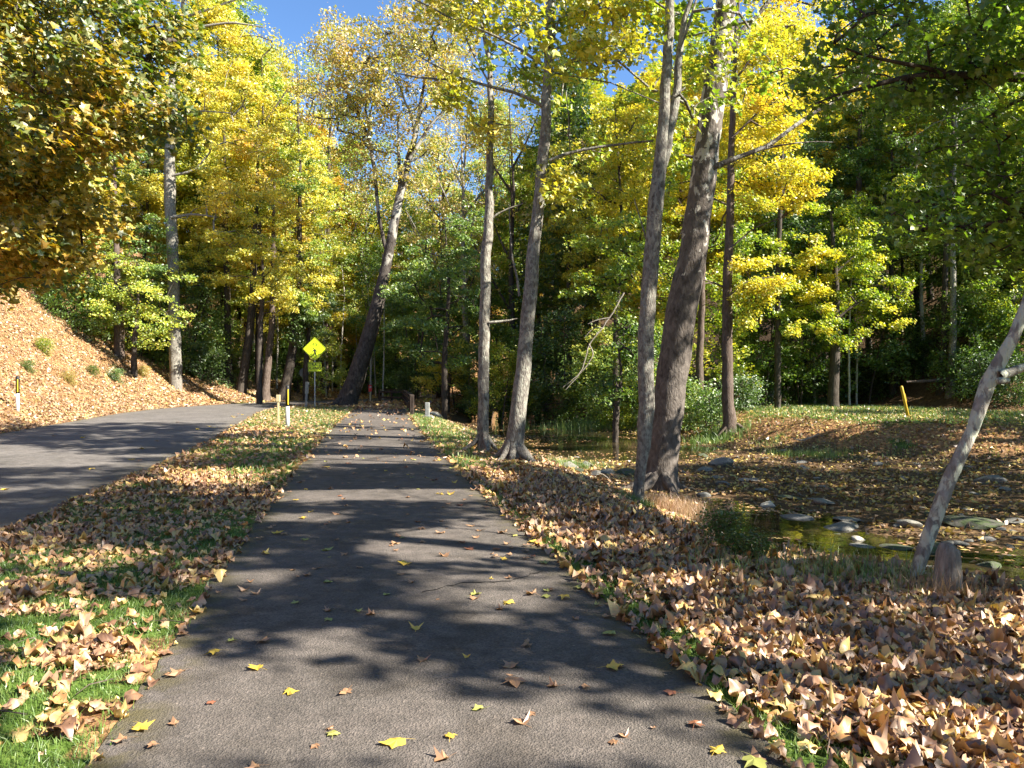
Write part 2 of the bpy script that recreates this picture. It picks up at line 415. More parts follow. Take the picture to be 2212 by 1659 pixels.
def grass_amount(x, y):
    """how grassy the ground is, 0..1: verge edges, foreground left, far terrace"""
    t = -sdist(x, y, PATH); q = sdist(x, y, ROAD); dn = sdist(x, y, NEAR); df = -sdist(x, y, FAR)
    g = np.zeros(x.shape)
    left = (t < -PW) & (q < -RW)
    n = fbm(x * .9, y * .9, 61)
    g = np.where(left, smooth((n - .36) / .18) * np.where(y < 5.6, 1.0, .9) , g)
    g = np.where(left & (y < 5.2), np.maximum(g, smooth((fbm(x * 1.6, y * 1.6, 63) - .30) / .15)), g)
    r = t - PW
    right = (r > 0) & (dn > 0)
    strip = np.exp(-(r / .75) ** 2) * smooth((fbm(x * 1.1, y * 1.1, 67) - .25) / .2)
    farstrip = smooth((y - 15) / 6) * np.exp(-(r / 2.6) ** 2) * 1.0
    g = np.where(right, np.maximum(np.maximum(strip, farstrip * .95), smooth((n - .62) / .1) * .8), g)
    g = np.where((df > 1.6) & (df < 15), smooth((df - 1.6) / 2) * (.45 + .5 * n), g)
    g = np.where((df > 0) & (df <= 1.8), smooth((n - .5) / .15) * .6, g)
    g = np.where(left & (y > 28), np.maximum(g, .7), g)
    return np.clip(g, 0, 1)
GR = grass_amount(gxr, gyr)
WET_SHADE = np.clip(smooth((-.55 - GZ) / .35), 0, 1) * (sdist(gxr, gyr, NEAR) < 2)
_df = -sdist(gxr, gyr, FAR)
WET_SHADE = np.maximum(WET_SHADE, smooth((_df - 13) / 5) * .95)  # wooded slope: tree shade put into the ground colour, not damp
o = link('ground', mesh_np('ground', np.stack([gxr, gyr, GZ], 1), quads, 4, [M_GROUND], True, {'grass': GR, 'wet': WET_SHADE}))
tag(o, kind='structure')

def resample(P, step):
    P = np.array(P); d = np.r_[0, np.cumsum(np.hypot(*np.diff(P, axis=0).T))]
    s = np.arange(0, d[-1], step)
    return np.stack([np.interp(s, d, P[:, 0]), np.interp(s, d, P[:, 1])], 1)

def strip_sheet(name, poly, half, z, mat, amp, seed, step, ncross=9):
    P = resample(poly, step); T = np.gradient(P, axis=0); T /= np.linalg.norm(T, axis=1)[:, None]
    N = np.stack([T[:, 1], -T[:, 0]], 1)
    s = np.arange(len(P)) * step
    wl = half + amp * ((vnoise(s * 1.1, s * 0, seed) - .5) * 2 + (vnoise(s * 4.7, s * 0, seed + 1) - .5) * .9)
    wr = half + amp * ((vnoise(s * 1.1, s * 0 + 5, seed) - .5) * 2 + (vnoise(s * 4.7, s * 0 + 5, seed + 1) - .5) * .9)
    u = np.array([-1, -.94, -.8, -.4, 0, .4, .8, .94, 1])
    off = np.where(u[None, :] < 0, u[None, :] * wl[:, None], u[None, :] * wr[:, None])
    V = P[:, None, :] + off[..., None] * N[:, None, :]
    crown = z - .014 * np.abs(u) ** 4
    Z = np.broadcast_to(crown[None, :], off.shape)
    V = np.concatenate([V, Z[..., None]], -1).reshape(-1, 3)
    n, k = off.shape
    i = np.arange(n - 1)[:, None] * k + np.arange(k - 1)[None, :]
    Q = np.stack([i, i + 1, i + k + 1, i + k], -1).reshape(-1, 4)
    e = np.broadcast_to(smooth((np.abs(u) - .78) / .2)[None, :], off.shape).ravel()
    o = link(name, mesh_np(name, V, Q, 4, [mat], True, {'edge': e})); return tag(o, kind='structure')
strip_sheet('path', PATH, PW, .022, M_PATH, .045, 11, .12)
strip_sheet('road', ROAD, RW, .017, M_ROAD, .07, 15, .3)

wx = np.array([p for p in NEAR[2:]][::1]); fx = np.array(FAR[2:])
wp = [(p[0] - .9, p[1] - .6) for p in NEAR if p[0] < 42 and p[1] < 92] + [(p[0] + 1.2, p[1]) for p in FAR if p[0] < 46 and p[1] < 92][::-1]
def grid_water():
    xs = np.arange(-6, 46, .8); ys = np.arange(2, 92, .8)
    X, Y = np.meshgrid(xs, ys)
    ins = (sdist(X, Y, NEAR) < 1.0) & (-sdist(X, Y, FAR) < 1.2)
    idx = -np.ones(X.shape, int); idx[ins] = np.arange(ins.sum())
    V = np.stack([X[ins], Y[ins], np.full(ins.sum(), WATER_Z)], 1)
    Q = np.stack([idx[:-1, :-1], idx[:-1, 1:], idx[1:, 1:], idx[1:, :-1]], -1).reshape(-1, 4)
    return V, Q[(Q >= 0).all(1)]
V, Q = grid_water()
tag(link('creek_water', mesh_np('creek_water', V, Q, 4, [M_WATER], True)), kind='structure')

# crack across the trail
cm = []
ck = [at(x, y)[:2] for x, y in [(905, 1288), (950, 1281), (1000, 1268), (1050, 1266), (1100, 1262), (1140, 1252), (1180, 1240)]]
ck = resample(ck, .06); rg = np.random.default_rng(3)
ck = ck + rg.normal(0, .012, ck.shape)
wv = .004 + .007 * rg.random(len(ck))
V = np.concatenate([np.c_[ck[:, 0], ck[:, 1] - wv, np.full(len(ck), .0255)], np.c_[ck[:, 0], ck[:, 1] + wv, np.full(len(ck), .0255)]])
n = len(ck); Q = np.array([(k, k + 1, n + k + 1, n + k) for k in range(n - 1)])
tag(link('path_crack', mesh_np('path_crack', V, Q, 4, [paint('crack', (.018, .017, .016), .95, 0, .05)])), kind='structure')

# ------------------------------------------------------------------ leaves
KITE_V = np.array([(0, -.5, 0), (.36, .02, .09), (0, .55, -.02), (-.36, .02, .09)]); KITE_F = np.array([(0, 1, 2), (0, 2, 3)])
_ang = np.radians([270, 305, 330, 352, 18, 45, 62, 90, 118, 135, 162, 188, 210, 235])
_rad = np.array([.30, .38, .42, .30, .56, .33, .40, .64, .40, .33, .56, .30, .42, .38])
MAPLE_V = np.concatenate([[(0, -.05, .0)], np.stack([_rad * np.cos(_ang), _rad * np.sin(_ang), 0 * _ang], 1)])
_rl = np.array([.36, .46, .44, .42, .54, .45, .43, .57, .45, .43, .54, .42, .46, .44])
DRY_V = np.concatenate([[(0, -.02, .0)], np.stack([_rl * np.cos(_ang), _rl * np.sin(_ang), 0 * _ang], 1)])
DRY2_V = np.concatenate([DRY_V[:1], DRY_V[1:] * np.array([.55, .55, 1]), DRY_V[1:]])
DRY2_F = np.array([(0, 1 + k, 1 + (k + 1) % 14) for k in range(14)] + [(1 + k, 15 + k, 15 + (k + 1) % 14) for k in range(14)] + [(1 + k, 15 + (k + 1) % 14, 1 + (k + 1) % 14) for k in range(14)])
MAPLE_F = np.array([(0, 1 + k, 1 + (k + 1) % 14) for k in range(14)])

def leaves(pos, rng, size, tpl='kite', tilt=.55, normals=None, curl=.35, var=.3):
    """mesh arrays of one leaf per position; normals roughly up, tilted by tilt"""
    tv, tf = {'kite': (KITE_V, KITE_F), 'maple': (MAPLE_V, MAPLE_F), 'dry': (DRY_V, MAPLE_F), 'dry2': (DRY2_V, DRY2_F)}[tpl]
    n = len(pos)
    N = np.tile([0, 0, 1.0], (n, 1)) if normals is None else np.array(normals, float)
    N = N + rng.normal(0, tilt, (n, 3)); N /= np.linalg.norm(N, axis=1)[:, None] + 1e-9
    A = rng.normal(size=(n, 3)); A -= (A * N).sum(1)[:, None] * N; A /= np.linalg.norm(A, axis=1)[:, None] + 1e-9
    Bv = np.cross(N, A)
    s = size * (1 + var * rng.normal(size=n)).clip(.45, 1.8)
    c1 = rng.normal(0, curl, n); c2 = rng.normal(0, curl, n); c3 = rng.normal(0, curl, n)
    tx, ty, tz = tv.T
    zl = tz[None] + c1[:, None] * tx[None] ** 2 * 2 + c2[:, None] * ty[None] ** 2 * 2 + c3[:, None] * (tx * ty)[None] * 2
    if tpl[:3] == 'dry':
        rr_ = np.hypot(tx, ty)[None]; fold = rng.uniform(0, 6.283, n)[:, None]
        zl = zl + .05 * rng.normal(size=zl.shape) + .10 * np.sin(fold + rng.uniform(5, 12, n)[:, None] * tx[None] + rng.uniform(-8, 8, n)[:, None] * ty[None]) * np.minimum(1, rr_ * 3); zl = zl - zl.min(1)[:, None] * .75
        asp = rng.uniform(.7, 1.05, n); jit = 1 + .11 * rng.normal(size=zl.shape)
        tx = tx[None] * jit * asp[:, None]; ty = ty[None] * jit
    else: tx = np.broadcast_to(tx[None], zl.shape); ty = np.broadcast_to(ty[None], zl.shape)
    V = pos[:, None, :] + s[:, None, None] * (tx[..., None] * A[:, None] + ty[..., None] * Bv[:, None] + zl[..., None] * N[:, None])
    k = len(tv)
    Fc = (np.arange(n)[:, None, None] * k + tf[None]).reshape(-1, 3)
    tone = np.repeat(rng.random(n), k)
    if tpl[:3] == 'dry': tone = np.clip(tone + rng.normal(0, .09, tone.shape), 0, 1)
    return V.reshape(-1, 3), Fc, tone

# ------------------------------------------------------------------ trees
LIGHTWARD = lambda n: np.tile(np.array([0, 0, .75]) + SUN * np.array([.7, .7, .3]), (n, 1))     # leaves turn towards the light
def connect(nodes, anchors, rng, zbias=.5):
    """join every spray to the nearest earlier wood; returns list of (a, b, parent index) and counts for thickness"""
    nodes = [np.asarray(p, float) for p in nodes]; n0 = len(nodes)
    A = np.asarray(anchors, float)
    N = np.array(nodes)
    d0 = np.min(np.linalg.norm(A[:, None] - N[None], axis=2), axis=1)
    order = np.argsort(d0)
    cap = n0 + 3 * len(A); pts = np.zeros((cap, 3)); pts[:n0] = N; m = n0
    par = [-1] * n0; segs = []
    for k in order:
        a = A[k]
        D = pts[:m] - a
        cost = np.linalg.norm(D, axis=1) + zbias * np.clip(D[:, 2], 0, None)
        j = int(np.argmin(cost)); p = pts[j].copy()
        mid = (p + a) / 2 + rng.normal(0, .05, 3) * np.linalg.norm(a - p) + np.array([0, 0, .06 * np.linalg.norm(a - p)])
        pts[m] = mid; pts[m + 1] = a; par += [j, m]; m += 2
    cnt = np.ones(m)
    for k in range(m - 1, n0 - 1, -1):
        cnt[par[k]] += cnt[k]
    return pts[:m], par, cnt, n0

def wood_mesh(tubes, rng, name):
    Vs, Qs, off = [], [], 0
    for P, R, seg, rough in tubes:
        V, Q = tube_np(np.asarray(P, float), np.asarray(R, float), seg, rng, rough)
        Vs.append(V); Qs.append(Q + off); off += len(V)
    return mesh_np(name, np.concatenate(Vs), np.concatenate(Qs), 4, [], True)

def fatten(P, R, step=.3, rng=None, wob=0.0):
    """smooth resample of a trunk line"""
    P = np.asarray(P, float); R = np.asarray(R, float)
    d = np.r_[0, np.cumsum(np.linalg.norm(np.diff(P, axis=0), axis=1))]
    n = max(4, int(d[-1] / step)); s = np.linspace(0, d[-1], n)
    Q = np.stack([np.interp(s, d, P[:, k]) for k in range(3)], 1); r = np.interp(s, d, R)
    for _ in range(2): Q[1:-1] = (Q[:-2] + 2 * Q[1:-1] + Q[2:]) / 4
    if rng is not None and wob: Q[1:-1] += rng.normal(0, wob, Q[1:-1].shape) * np.array([1, 1, .2])
    return Q, r

LIT = []          # sunlit ground patches; crowns over the trail are open where their light comes through
def lit_keep(P, prob=1.0, rng=None):
    if not LIT: return np.ones(len(P), bool)
    keep = np.ones(len(P), bool)
    for zref, poly in LIT:
        k = (P[:, 2] - zref) / SUN[2]
        gx_ = P[:, 0] - k * SUN[0]; gy_ = P[:, 1] - k * SUN[1]
        ins = np.zeros(len(P), bool); j = len(poly) - 1
        for i in range(len(poly)):
            xi, yi = poly[i]; xj, yj = poly[j]
            c = ((yi > gy_) != (yj > gy_)) & (gx_ < (xj - xi) * (gy_ - yi) / (yj - yi + 1e-12) + xi)
            ins ^= c; j = i
        if zref > 3: ins &= P[:, 0] > -4.6      # only wood and leaves between the sun and the hanging branches
        keep &= ~ins
    return keep

def build_tree(seed, trunks, anchors, leaf_n, leaf_size, spread=.42, tpl='kite', tilt=.5, twig=.0045, cull=False, flat=.12, seg=10, extra=(), curl=.3, rough=.03, trunk_nodes_from=.25):
    """trunks: list of (points, radii) lines; anchors: spray ends. Returns wood mesh and leaf mesh"""
    rng = np.random.default_rng(seed)
    tubes = []; nodes = []
    if cull and len(anchors): anchors = np.asarray(anchors)[lit_keep(np.asarray(anchors))]
    for P, R in trunks:
        Q, r = fatten(P, R, .35, rng, .01)
        tubes.append((Q, r, seg, rough)); nodes += list(Q[int(len(Q) * trunk_nodes_from):])
    for P, R in extra:
        Q, r = fatten(P, R, .3, rng, .015); tubes.append((Q, r, 6, .03)); nodes += list(Q[len(Q) // 3:])
    lv = None
    A = np.asarray(anchors, float)
    if len(A):
        pts, par, cnt, n0 = connect(nodes, A, rng)
        for k in range(n0, len(pts)):
            j = par[k]; ra = twig * math.sqrt(cnt[j] if j >= n0 else cnt[k] * 1.15); rb = twig * math.sqrt(cnt[k])
            tubes.append((np.array([pts[j], pts[k]]), np.array([min(ra, rb * 1.6), rb]), 4, 0))
        rep = np.repeat(A, leaf_n, 0)
        r = spread * np.sqrt(rng.random(len(rep))); th = rng.random(len(rep)) * 2 * np.pi
        off = np.stack([r * np.cos(th), r * np.sin(th), rng.normal(0, flat, len(rep)) - .25 * r], 1)
        P = rep + off
        if cull: P = P[lit_keep(P)]
        V, Fc, tone = leaves(P, rng, leaf_size, tpl, tilt, LIGHTWARD(len(P)), curl=curl)
        lv = mesh_np('crown', V, Fc, 3, [], False, {'tone': tone})
    return wood_mesh(tubes, rng, 'trunk'), lv

def envelope(rng, z0, z1, rfun, n_spray, per, disc, cx=0, cy=0, lean=(0, 0)):
    out = []
    for _ in range(n_spray):
        u = rng.random(); z = z0 + (z1 - z0) * u
        R = rfun(u) * (.35 + .65 * math.sqrt(rng.random())); th = rng.random() * 2 * math.pi
        c = np.array([cx + lean[0] * u + R * math.cos(th), cy + lean[1] * u + R * math.sin(th), z - .12 * R])
        for _ in range(per):
            a = rng.random() * 2 * math.pi; r = disc * math.sqrt(rng.random())
            out.append(c + np.array([r * math.cos(a), r * math.sin(a), rng.normal(0, .26) - .2 * r]))
    return np.array(out)

def make_tree(name, loc, label, cat, wood, crown, bark, leaf, group=None, rz=0, sc=(1, 1, 1), extra_parts=()):
    e = empty(name, loc, label, cat, group); e.rotation_euler = (0, 0, rz); e.scale = sc
    for nm, me, m in (('trunk', wood, bark), ('crown', crown, leaf)):
        if me is None: continue
        if not me.materials: me.materials.append(m)
        o = link(nm, me, e)
        o.material_slots[0].link = 'OBJECT'; o.material_slots[0].material = m
    return e

# prototypes -------------------------------------------------------
PROTO = {}
def proto_tall(seed, h=22, z0=7, rmax=4.3, n=84, per=6, leaf_n=74, size=.15, rt=.21):
    rng = np.random.default_rng(seed)
    P = [(0, 0, -.5)]; x = y = 0
    for k in range(1, 9):
        x += rng.normal(0, .18); y += rng.normal(0, .18); P.append((x, y, h * k / 8.5))
    R = [rt * 1.25] + [rt * (1 - .9 * k / 8.5) for k in range(1, 9)]
    A = envelope(rng, z0, h, lambda u: rmax * (math.sin(math.pi * min(1, .18 + .8 * u)) ** .7), n, per, .95, lean=(x, y))
    return build_tree(seed, [(P, R)], A, leaf_n, size, .5, seg=8)
for k in range(3): PROTO['tall%d' % k] = proto_tall(100 + k, h=[22, 24, 20][k], z0=[7, 9, 5.5][k], rmax=[4.3, 4.0, 4.6][k])
def proto_broad(seed, h=12, z0=2.6, rmax=4.2):
    rng = np.random.default_rng(seed)
    P = [(0, 0, -.4)]; x = y = 0
    for k in range(1, 7):
        x += rng.normal(0, .15); y += rng.normal(0, .15); P.append((x, y, h * k / 6.6))
    R = [.17] + [.14 * (1 - .9 * k / 6.6) for k in range(1, 7)]
    A = envelope(rng, z0, h, lambda u: rmax * (1 - .75 * u ** 1.6) * (.55 + .45 * min(1, u * 5)), 68, 6, .9)
    return build_tree(seed, [(P, R)], A, 48, .135, .45, seg=7)
for k in range(2): PROTO['broad%d' % k] = proto_broad(120 + k, h=[12, 10][k], z0=[2.6, 1.6][k])
def proto_under(seed, h, z0, rmax, ns, stems, size=.13, leaf_n=26):
    rng = np.random.default_rng(seed); T = []
    for s in range(stems):
        a = rng.random() * 6.28; l = rng.uniform(.15, .35)
        T.append(([(0.1 * math.cos(a), .1 * math.sin(a), -.3), (h * l * .5 * math.cos(a), h * l * .5 * math.sin(a), h * .5), (h * l * math.cos(a), h * l * math.sin(a), h * .9)], [.05 * h / 5, .03 * h / 5, .012]))
    A = envelope(rng, z0, h, lambda u: rmax * (.7 + .6 * u - 1.0 * u * u), ns, 5, .6)
    return build_tree(seed, T, A, leaf_n, size, .36, seg=6)
PROTO['under0'] = proto_under(131, 5.5, .9, 2.3, 44, 2)
PROTO['under1'] = proto_under(132, 7.0, 1.5, 2.6, 50, 1)
PROTO['shrub0'] = proto_under(133, 2.3, .25, 1.3, 30, 5, .11, 24)
PROTO['shrub1'] = proto_under(134, 1.5, .15, 1.0, 22, 6, .1, 22)
def proto_airy(seed):
    rng = np.random.default_rng(seed); h = 23
    P = [(0, 0, -.5), (.1, 0, 5), (.3, .1, 10), (.2, .3, 15), (.5, .2, 21)]
    T = [(P, [.3, .22, .17, .1, .03])]
    for k in range(7):
        a = k * 2.4; z = 7 + k * 1.6; L = 5.5 - k * .4
        T.append(([(.2, .1, z), (L * .4 * math.cos(a), L * .4 * math.sin(a), z + L * .55), (L * .8 * math.cos(a), L * .8 * math.sin(a), z + L * 1.25)], [.09, .06, .02]))
    A = envelope(rng, 9, h, lambda u: 4.8 * (math.sin(math.pi * min(1, .2 + .75 * u)) ** .7), 70, 5, 1.0)
    return build_tree(seed, T, A, 20, .145, .55, seg=7, flat=.25, tilt=.9)
PROTO['airy0'] = proto_airy(141)
def proto_hemlock(seed):
    rng = np.random.default_rng(seed); h = 20
    T = [([(0, 0, -.5), (0.05, .02, 10), (0, 0, 20)], [.2, .13, .02])]
    A = []
    for k in range(46):
        z = 3 + 17 * k / 46; L = 3.6 * (1 - (k / 46) ** 1.4) + .4
        for m in range(4):
            a = k * 1.7 + m * 1.57 + rng.normal(0, .2)
            for f in np.linspace(.3, 1, 4):
                A.append((L * f * math.cos(a), L * f * math.sin(a), z - .18 * L * f + rng.normal(0, .06)))
    return build_tree(seed, T, np.array(A), 22, .15, .38, seg=7, flat=.06, tilt=.5)
PROTO['hemlock0'] = proto_hemlock(151)
def proto_pole(seed, h=15):
    rng = np.random.default_rng(seed)
    P = [(0, 0, -.4), (rng.normal(0, .1), 0, h * .3), (rng.normal(0, .3), rng.normal(0, .2), h * .65), (rng.normal(0, .5), 0, h)]
    A = envelope(rng, h * .5, h, lambda u: 1.7 * (1 - u * .6), 26, 5, .6)
    return build_tree(seed, [(P, [.085, .07, .045, .012])], A, 22, .15, .4, seg=6)
PROTO['pole0'] = proto_pole(161); PROTO['pole1'] = proto_pole(162, 12)

# ------------------------------------------------------------------ where the sun reaches the ground
def lit(poly, dm=160):
    P = [at(*p, dm) for p in poly]; z = float(np.mean([p[2] for p in P]))
    LIT.append((z, [(p[0], p[1]) for p in P]))
for poly in [
    [(0, 1310), (180, 1300), (330, 1330), (430, 1400), (330, 1659), (0, 1659)],
    [(400, 1450), (650, 1470), (900, 1530), (1080, 1540), (1350, 1570), (1640, 1659), (215, 1659)],
    [(1430, 1345), (1560, 1400), (2000, 1490), (2212, 1570), (2212, 1659), (1650, 1659), (1520, 1480)],
    [(820, 1150), (1080, 1145), (1130, 1205), (950, 1222), (760, 1195)],
    [(470, 935), (560, 905), (600, 885), (660, 880), (750, 890), (730, 913), (640, 927)],
    [(770, 888), (880, 888), (905, 909), (745, 909)],
    [(900, 905), (960, 925), (1030, 962), (985, 957), (900, 915)],
    [(300, 888), (460, 872), (640, 872), (600, 890), (520, 915), (200, 912)],
    [(1130, 975), (1200, 985), (1460, 980), (1700, 985), (1700, 1000), (1300, 1006), (1180, 1000)],
    [(330, 1018), (560, 1012), (560, 1052), (380, 1058)],
    [(1640, 968), (1900, 897), (2000, 886), (1990, 907), (1720, 958)],
    [(970, 990), (1050, 1050), (1110, 1050), (1010, 985)],
    [(1400, 1085), (1530, 1095), (1500, 1145), (1390, 1115)],
    [(960, 1340), (1080, 1330), (1100, 1352), (980, 1358)], [(790, 1335), (880, 1330), (870, 1350), (800, 1352)],
    [(640, 1375), (760, 1360), (820, 1420), (640, 1430)],
    [(660, 985), (985, 985), (1005, 1004), (640, 1004)], [(610, 1062), (1045, 1058), (1065, 1082), (590, 1086)], [(700, 930), (925, 930), (930, 944), (690, 944)], [(560, 1115), (760, 1108), (740, 1128), (560, 1132)],
    [(1000, 1290), (1180, 1300), (1200, 1330), (1040, 1322)], [(500, 1240), (640, 1235), (620, 1262), (480, 1268)],
]: lit(poly)
LIT.append((4.6, [(-9.5, 8.5), (-5.0, 8.5), (-5.2, 13), (-9.5, 13)])); LIT.append((7.5, [(-9.5, 9), (-5.6, 9), (-5.6, 12.5), (-9.5, 12.5)]))

def pxline(pts, d, sink=.3):
    """trunk line traced in the photograph's pixels, standing d metres away"""
    P = [ray(a, b, d) for a, b, w in pts]; R = [w / 2 * d / F for a, b, w in pts]
    if sink:
        P.insert(0, P[0] - np.array([0, 0, sink])); R.insert(0, R[0] * 1.08)
    return P, R

def cloud(poly, d0, d1, n, rng):
    P = np.array(poly, float); lo, hi = P.min(0), P.max(0); out = []
    while len(out) < n:
        x, y = lo + (hi - lo) * rng.random(2); c = False; j = len(P) - 1
        for i in range(len(P)):
            if (P[i][1] > y) != (P[j][1] > y) and x < (P[j][0] - P[i][0]) * (y - P[i][1]) / (P[j][1] - P[i][1]) + P[i][0]: c = not c
            j = i
        if c: out.append(ray(x, y, d0 + (d1 - d0) * rng.random()))
    return np.array(out)

def sprays(C, per, disc, rng):
    """flat layered sprays round each centre"""
    out = []
    for c in C:
        t1, t2 = rng.normal(0, .42, 2)
        for _ in range(per):
            a = rng.random() * 6.283; r = disc * math.sqrt(rng.random())
            out.append(c + np.array([r * math.cos(a), r * math.sin(a), rng.normal(0, .05) + r * (t1 * math.cos(a) + t2 * math.sin(a)) - .18 * r]))
    return np.array(out)

def shift(me, base):
    me.transform(__import__('mathutils').Matrix.Translation((-float(base[0]), -float(base[1]), -float(base[2])))); return me

def roots(b, r0, n, seed, L=.55):
    g_ = np.random.default_rng(seed); out = []
    for k in range(n):
        a = k * 6.283 / n + g_.uniform(-.4, .4); l = L * g_.uniform(.7, 1.3); c, s_ = math.cos(a), math.sin(a)
        q = b + np.array([c * l, s_ * l, 0]); q[2] = h1(q[0], q[1]) - .05
        out.append(([b + np.array([c * r0 * .45, s_ * r0 * .45, .42]), b + np.array([c * r0 * .95, s_ * r0 * .95, .12]), q], [r0 * .42, r0 * .42, r0 * .12]))
    return out
def traced(name, label, cat, seed, base, trunks, extra, anchors, leaf, bark, leaf_n=26, size=.13, spread=.35, tpl='kite', cull=True, tilt=.55, twig=.004, rough=.03, seg=12, group=None, flat=.1, crowns=()):
    w, c = build_tree(seed, trunks, anchors, leaf_n, size, spread, tpl, tilt, twig, cull, flat, seg, extra, rough=rough)
    shift(w, base); c and shift(c, base)
    e = make_tree(name, base, label, cat, w, c, BARK[bark], LEAF[leaf], group)
    for A, lf, lab, n2, s2, sp2 in crowns:
        rng = np.random.default_rng(seed + 77)
        rep = np.repeat(A, n2, 0); r = sp2 * np.sqrt(rng.random(len(rep))); th = rng.random(len(rep)) * 6.283
        P = rep + np.stack([r * np.cos(th), r * np.sin(th), rng.normal(0, flat, len(rep)) - .25 * r], 1)
        if cull: P = P[lit_keep(P)]
        V, Fc, tone = leaves(P, rng, s2, tpl, tilt, LIGHTWARD(len(P)))
        o = link('crown', shift(mesh_np('crown', V, Fc, 3, [LEAF[lf]], False, {'tone': tone}), base), e); tag(o, lab)
    return e

rg = np.random.default_rng(17)
# --- the slim grey tree beside the trail
b = at(1044, 976); d = b[1]
T1 = pxline([(1044, 976, 31), (1045, 940, 25), (1043, 860, 24), (1048, 700, 23), (1047, 600, 23), (1055, 500, 21), (1057, 400, 17), (1057, 300, 15), (1062, 200, 13), (1057, 120, 10), (1040, 60, 7), (1030, -20, 5), (1032, -120, 3)], d)
X = [pxline([(1056, 697, 7), (1085, 692, 6), (1112, 697, 4), (1118, 688, 2)], d - .1, 0), pxline([(1054, 480, 5), (1075, 455, 4), (1130, 440, 2)], d, 0),
     pxline([(1057, 290, 5), (1020, 262, 3), (985, 240, 2)], d + .2, 0), pxline([(1062, 190, 5), (1010, 100, 3), (985, 20, 2)], d - .2, 0), pxline([(1058, 260, 4), (1090, 280, 3), (1110, 270, 2)], d, 0)]
A = np.concatenate([sprays(cloud([(1000, 235), (1060, 225), (1110, 270), (1110, 315), (1040, 325)], d - .6, d + .6, 7, rg), 4, .3, rg),
                    sprays(cloud([(930, 0), (1120, -160), (1180, -40), (1060, 90), (980, 60)], d - 1.5, d + 1.5, 26, rg), 4, .5, rg)])
traced('grey_tree', 'slim straight grey trunk at the trail edge with a short dead side stub', 'tree', 201, b, [T1], X + roots(b, .13, 4, 9), A, 'yellow', 'grey', 11, .12, .28, 'maple')
# --- its thicker neighbour with the flared root
b = at(1110, 995); d = b[1]
T2 = pxline([(1108, 997, 54), (1110, 975, 42), (1118, 900, 36), (1130, 800, 33), (1138, 700, 31), (1150, 620, 31), (1152, 540, 26), (1163, 450, 25), (1172, 350, 24), (1180, 250, 22), (1184, 150, 21), (1188, 0, 18), (1192, -160, 14), (1185, -340, 8), (1180, -520, 3)], d)
X = [pxline([(1187, 348, 9), (1200, 335, 8), (1227, 328, 7), (1290, 318, 6), (1355, 309, 5), (1411, 305, 4)], d - .3, 0),
     pxline([(1172, 230, 9), (1150, 212, 8), (1126, 201, 7), (1095, 191, 7), (1046, 194, 6), (1011, 180, 6), (990, 160, 5), (939, 149, 4), (900, 120, 2)], d - .5, 0),
     pxline([(1000, 174, 5), (960, 178, 5), (920, 177, 4), (880, 166, 3), (848, 158, 2)], d - .5, 0),
     pxline([(1182, 148, 8), (1165, 130, 7), (1147, 115, 6), (1088, 92, 6), (1043, 62, 5), (1005, 59, 5), (939, 21, 4), (894, 0, 3)], d - .4, 0),
     pxline([(1188, 158, 8), (1210, 138, 6), (1234, 125, 5), (1282, 115, 3)], d + .2, 0), pxline([(1186, 112, 7), (1205, 100, 6), (1255, 94, 5), (1303, 73, 3)], d, 0),
     pxline([(1172, 190, 4), (1100, 150, 3), (1090, 100, 2)], d + .6, 0), pxline([(1043, 62, 4), (1020, 20, 3), (1010, -60, 2)], d - .4, 0),
     pxline([(1122, 640, 6), (1108, 560, 4), (1096, 490, 3), (1100, 440, 2)], d + .4, 0), ([b + np.array([.05, -.08, .3]), b + np.array([.26, -.2, .05]), b + np.array([.5, -.28, -.12])], [.14, .1, .04])]
A = np.concatenate([sprays(cloud([(1190, 0), (1440, 0), (1430, 90), (1330, 120), (1230, 90)], d - 2, d + 1, 20, rg), 5, .45, rg),
                    sprays(cloud([(950, 130), (1000, 170), (1010, 215), (960, 200)], d - 1, d, 4, rg), 4, .3, rg),
                    sprays(cloud([(1190, 380), (1250, 370), (1260, 440), (1210, 470)], d - .6, d + .5, 5, rg), 4, .3, rg),
                    sprays(cloud([(890, 0), (1190, -40), (1160, 60), (1000, 40)], d - 1.5, d + .5, 9, rg), 4, .4, rg),
                    envelope(rg, 10.5, 16.5, lambda u: 4.2 * (1 - .6 * u), 46, 5, .8, b[0] + .6, b[1])])
traced('grey_tree', 'taller grey trunk beside the trail with flared roots and bare dark side branches', 'tree', 202, b, [T2], X + roots(b, .19, 5, 9), A, 'yellow', 'grey', 16, .12, .34, 'maple')
# --- slim twin-stemmed tree in front of the sycamore
b = at(1378, 1085); d = b[1]
T3 = pxline([(1378, 1086, 27), (1377, 1040, 24), (1382, 1000, 24), (1394, 960, 30), (1400, 915, 34), (1394, 860, 36), (1392, 800, 35), (1398, 700, 34), (1404, 600, 34), (1411, 500, 33), (1418, 420, 34), (1426, 345, 26), (1432, 260, 24), (1440, 150, 22), (1448, 0, 19), (1455, -160, 12), (1462, -300, 5)], d)
X = [pxline([(1424, 395, 22), (1438, 330, 21), (1450, 260, 20), (1462, 200, 18), (1468, 120, 15), (1472, 60, 13), (1492, 0, 11), (1520, -90, 7), (1540, -200, 3)], d + .12, 0),
     pxline([(1465, 110, 8), (1490, 50, 6), (1500, 0, 5), (1520, -60, 3)], d + .05, 0), pxline([(1408, 560, 5), (1385, 480, 3), (1370, 430, 2)], d + .1, 0),
     pxline([(1455, 210, 6), (1470, 195, 4), (1480, 190, 3)], d, 0)]
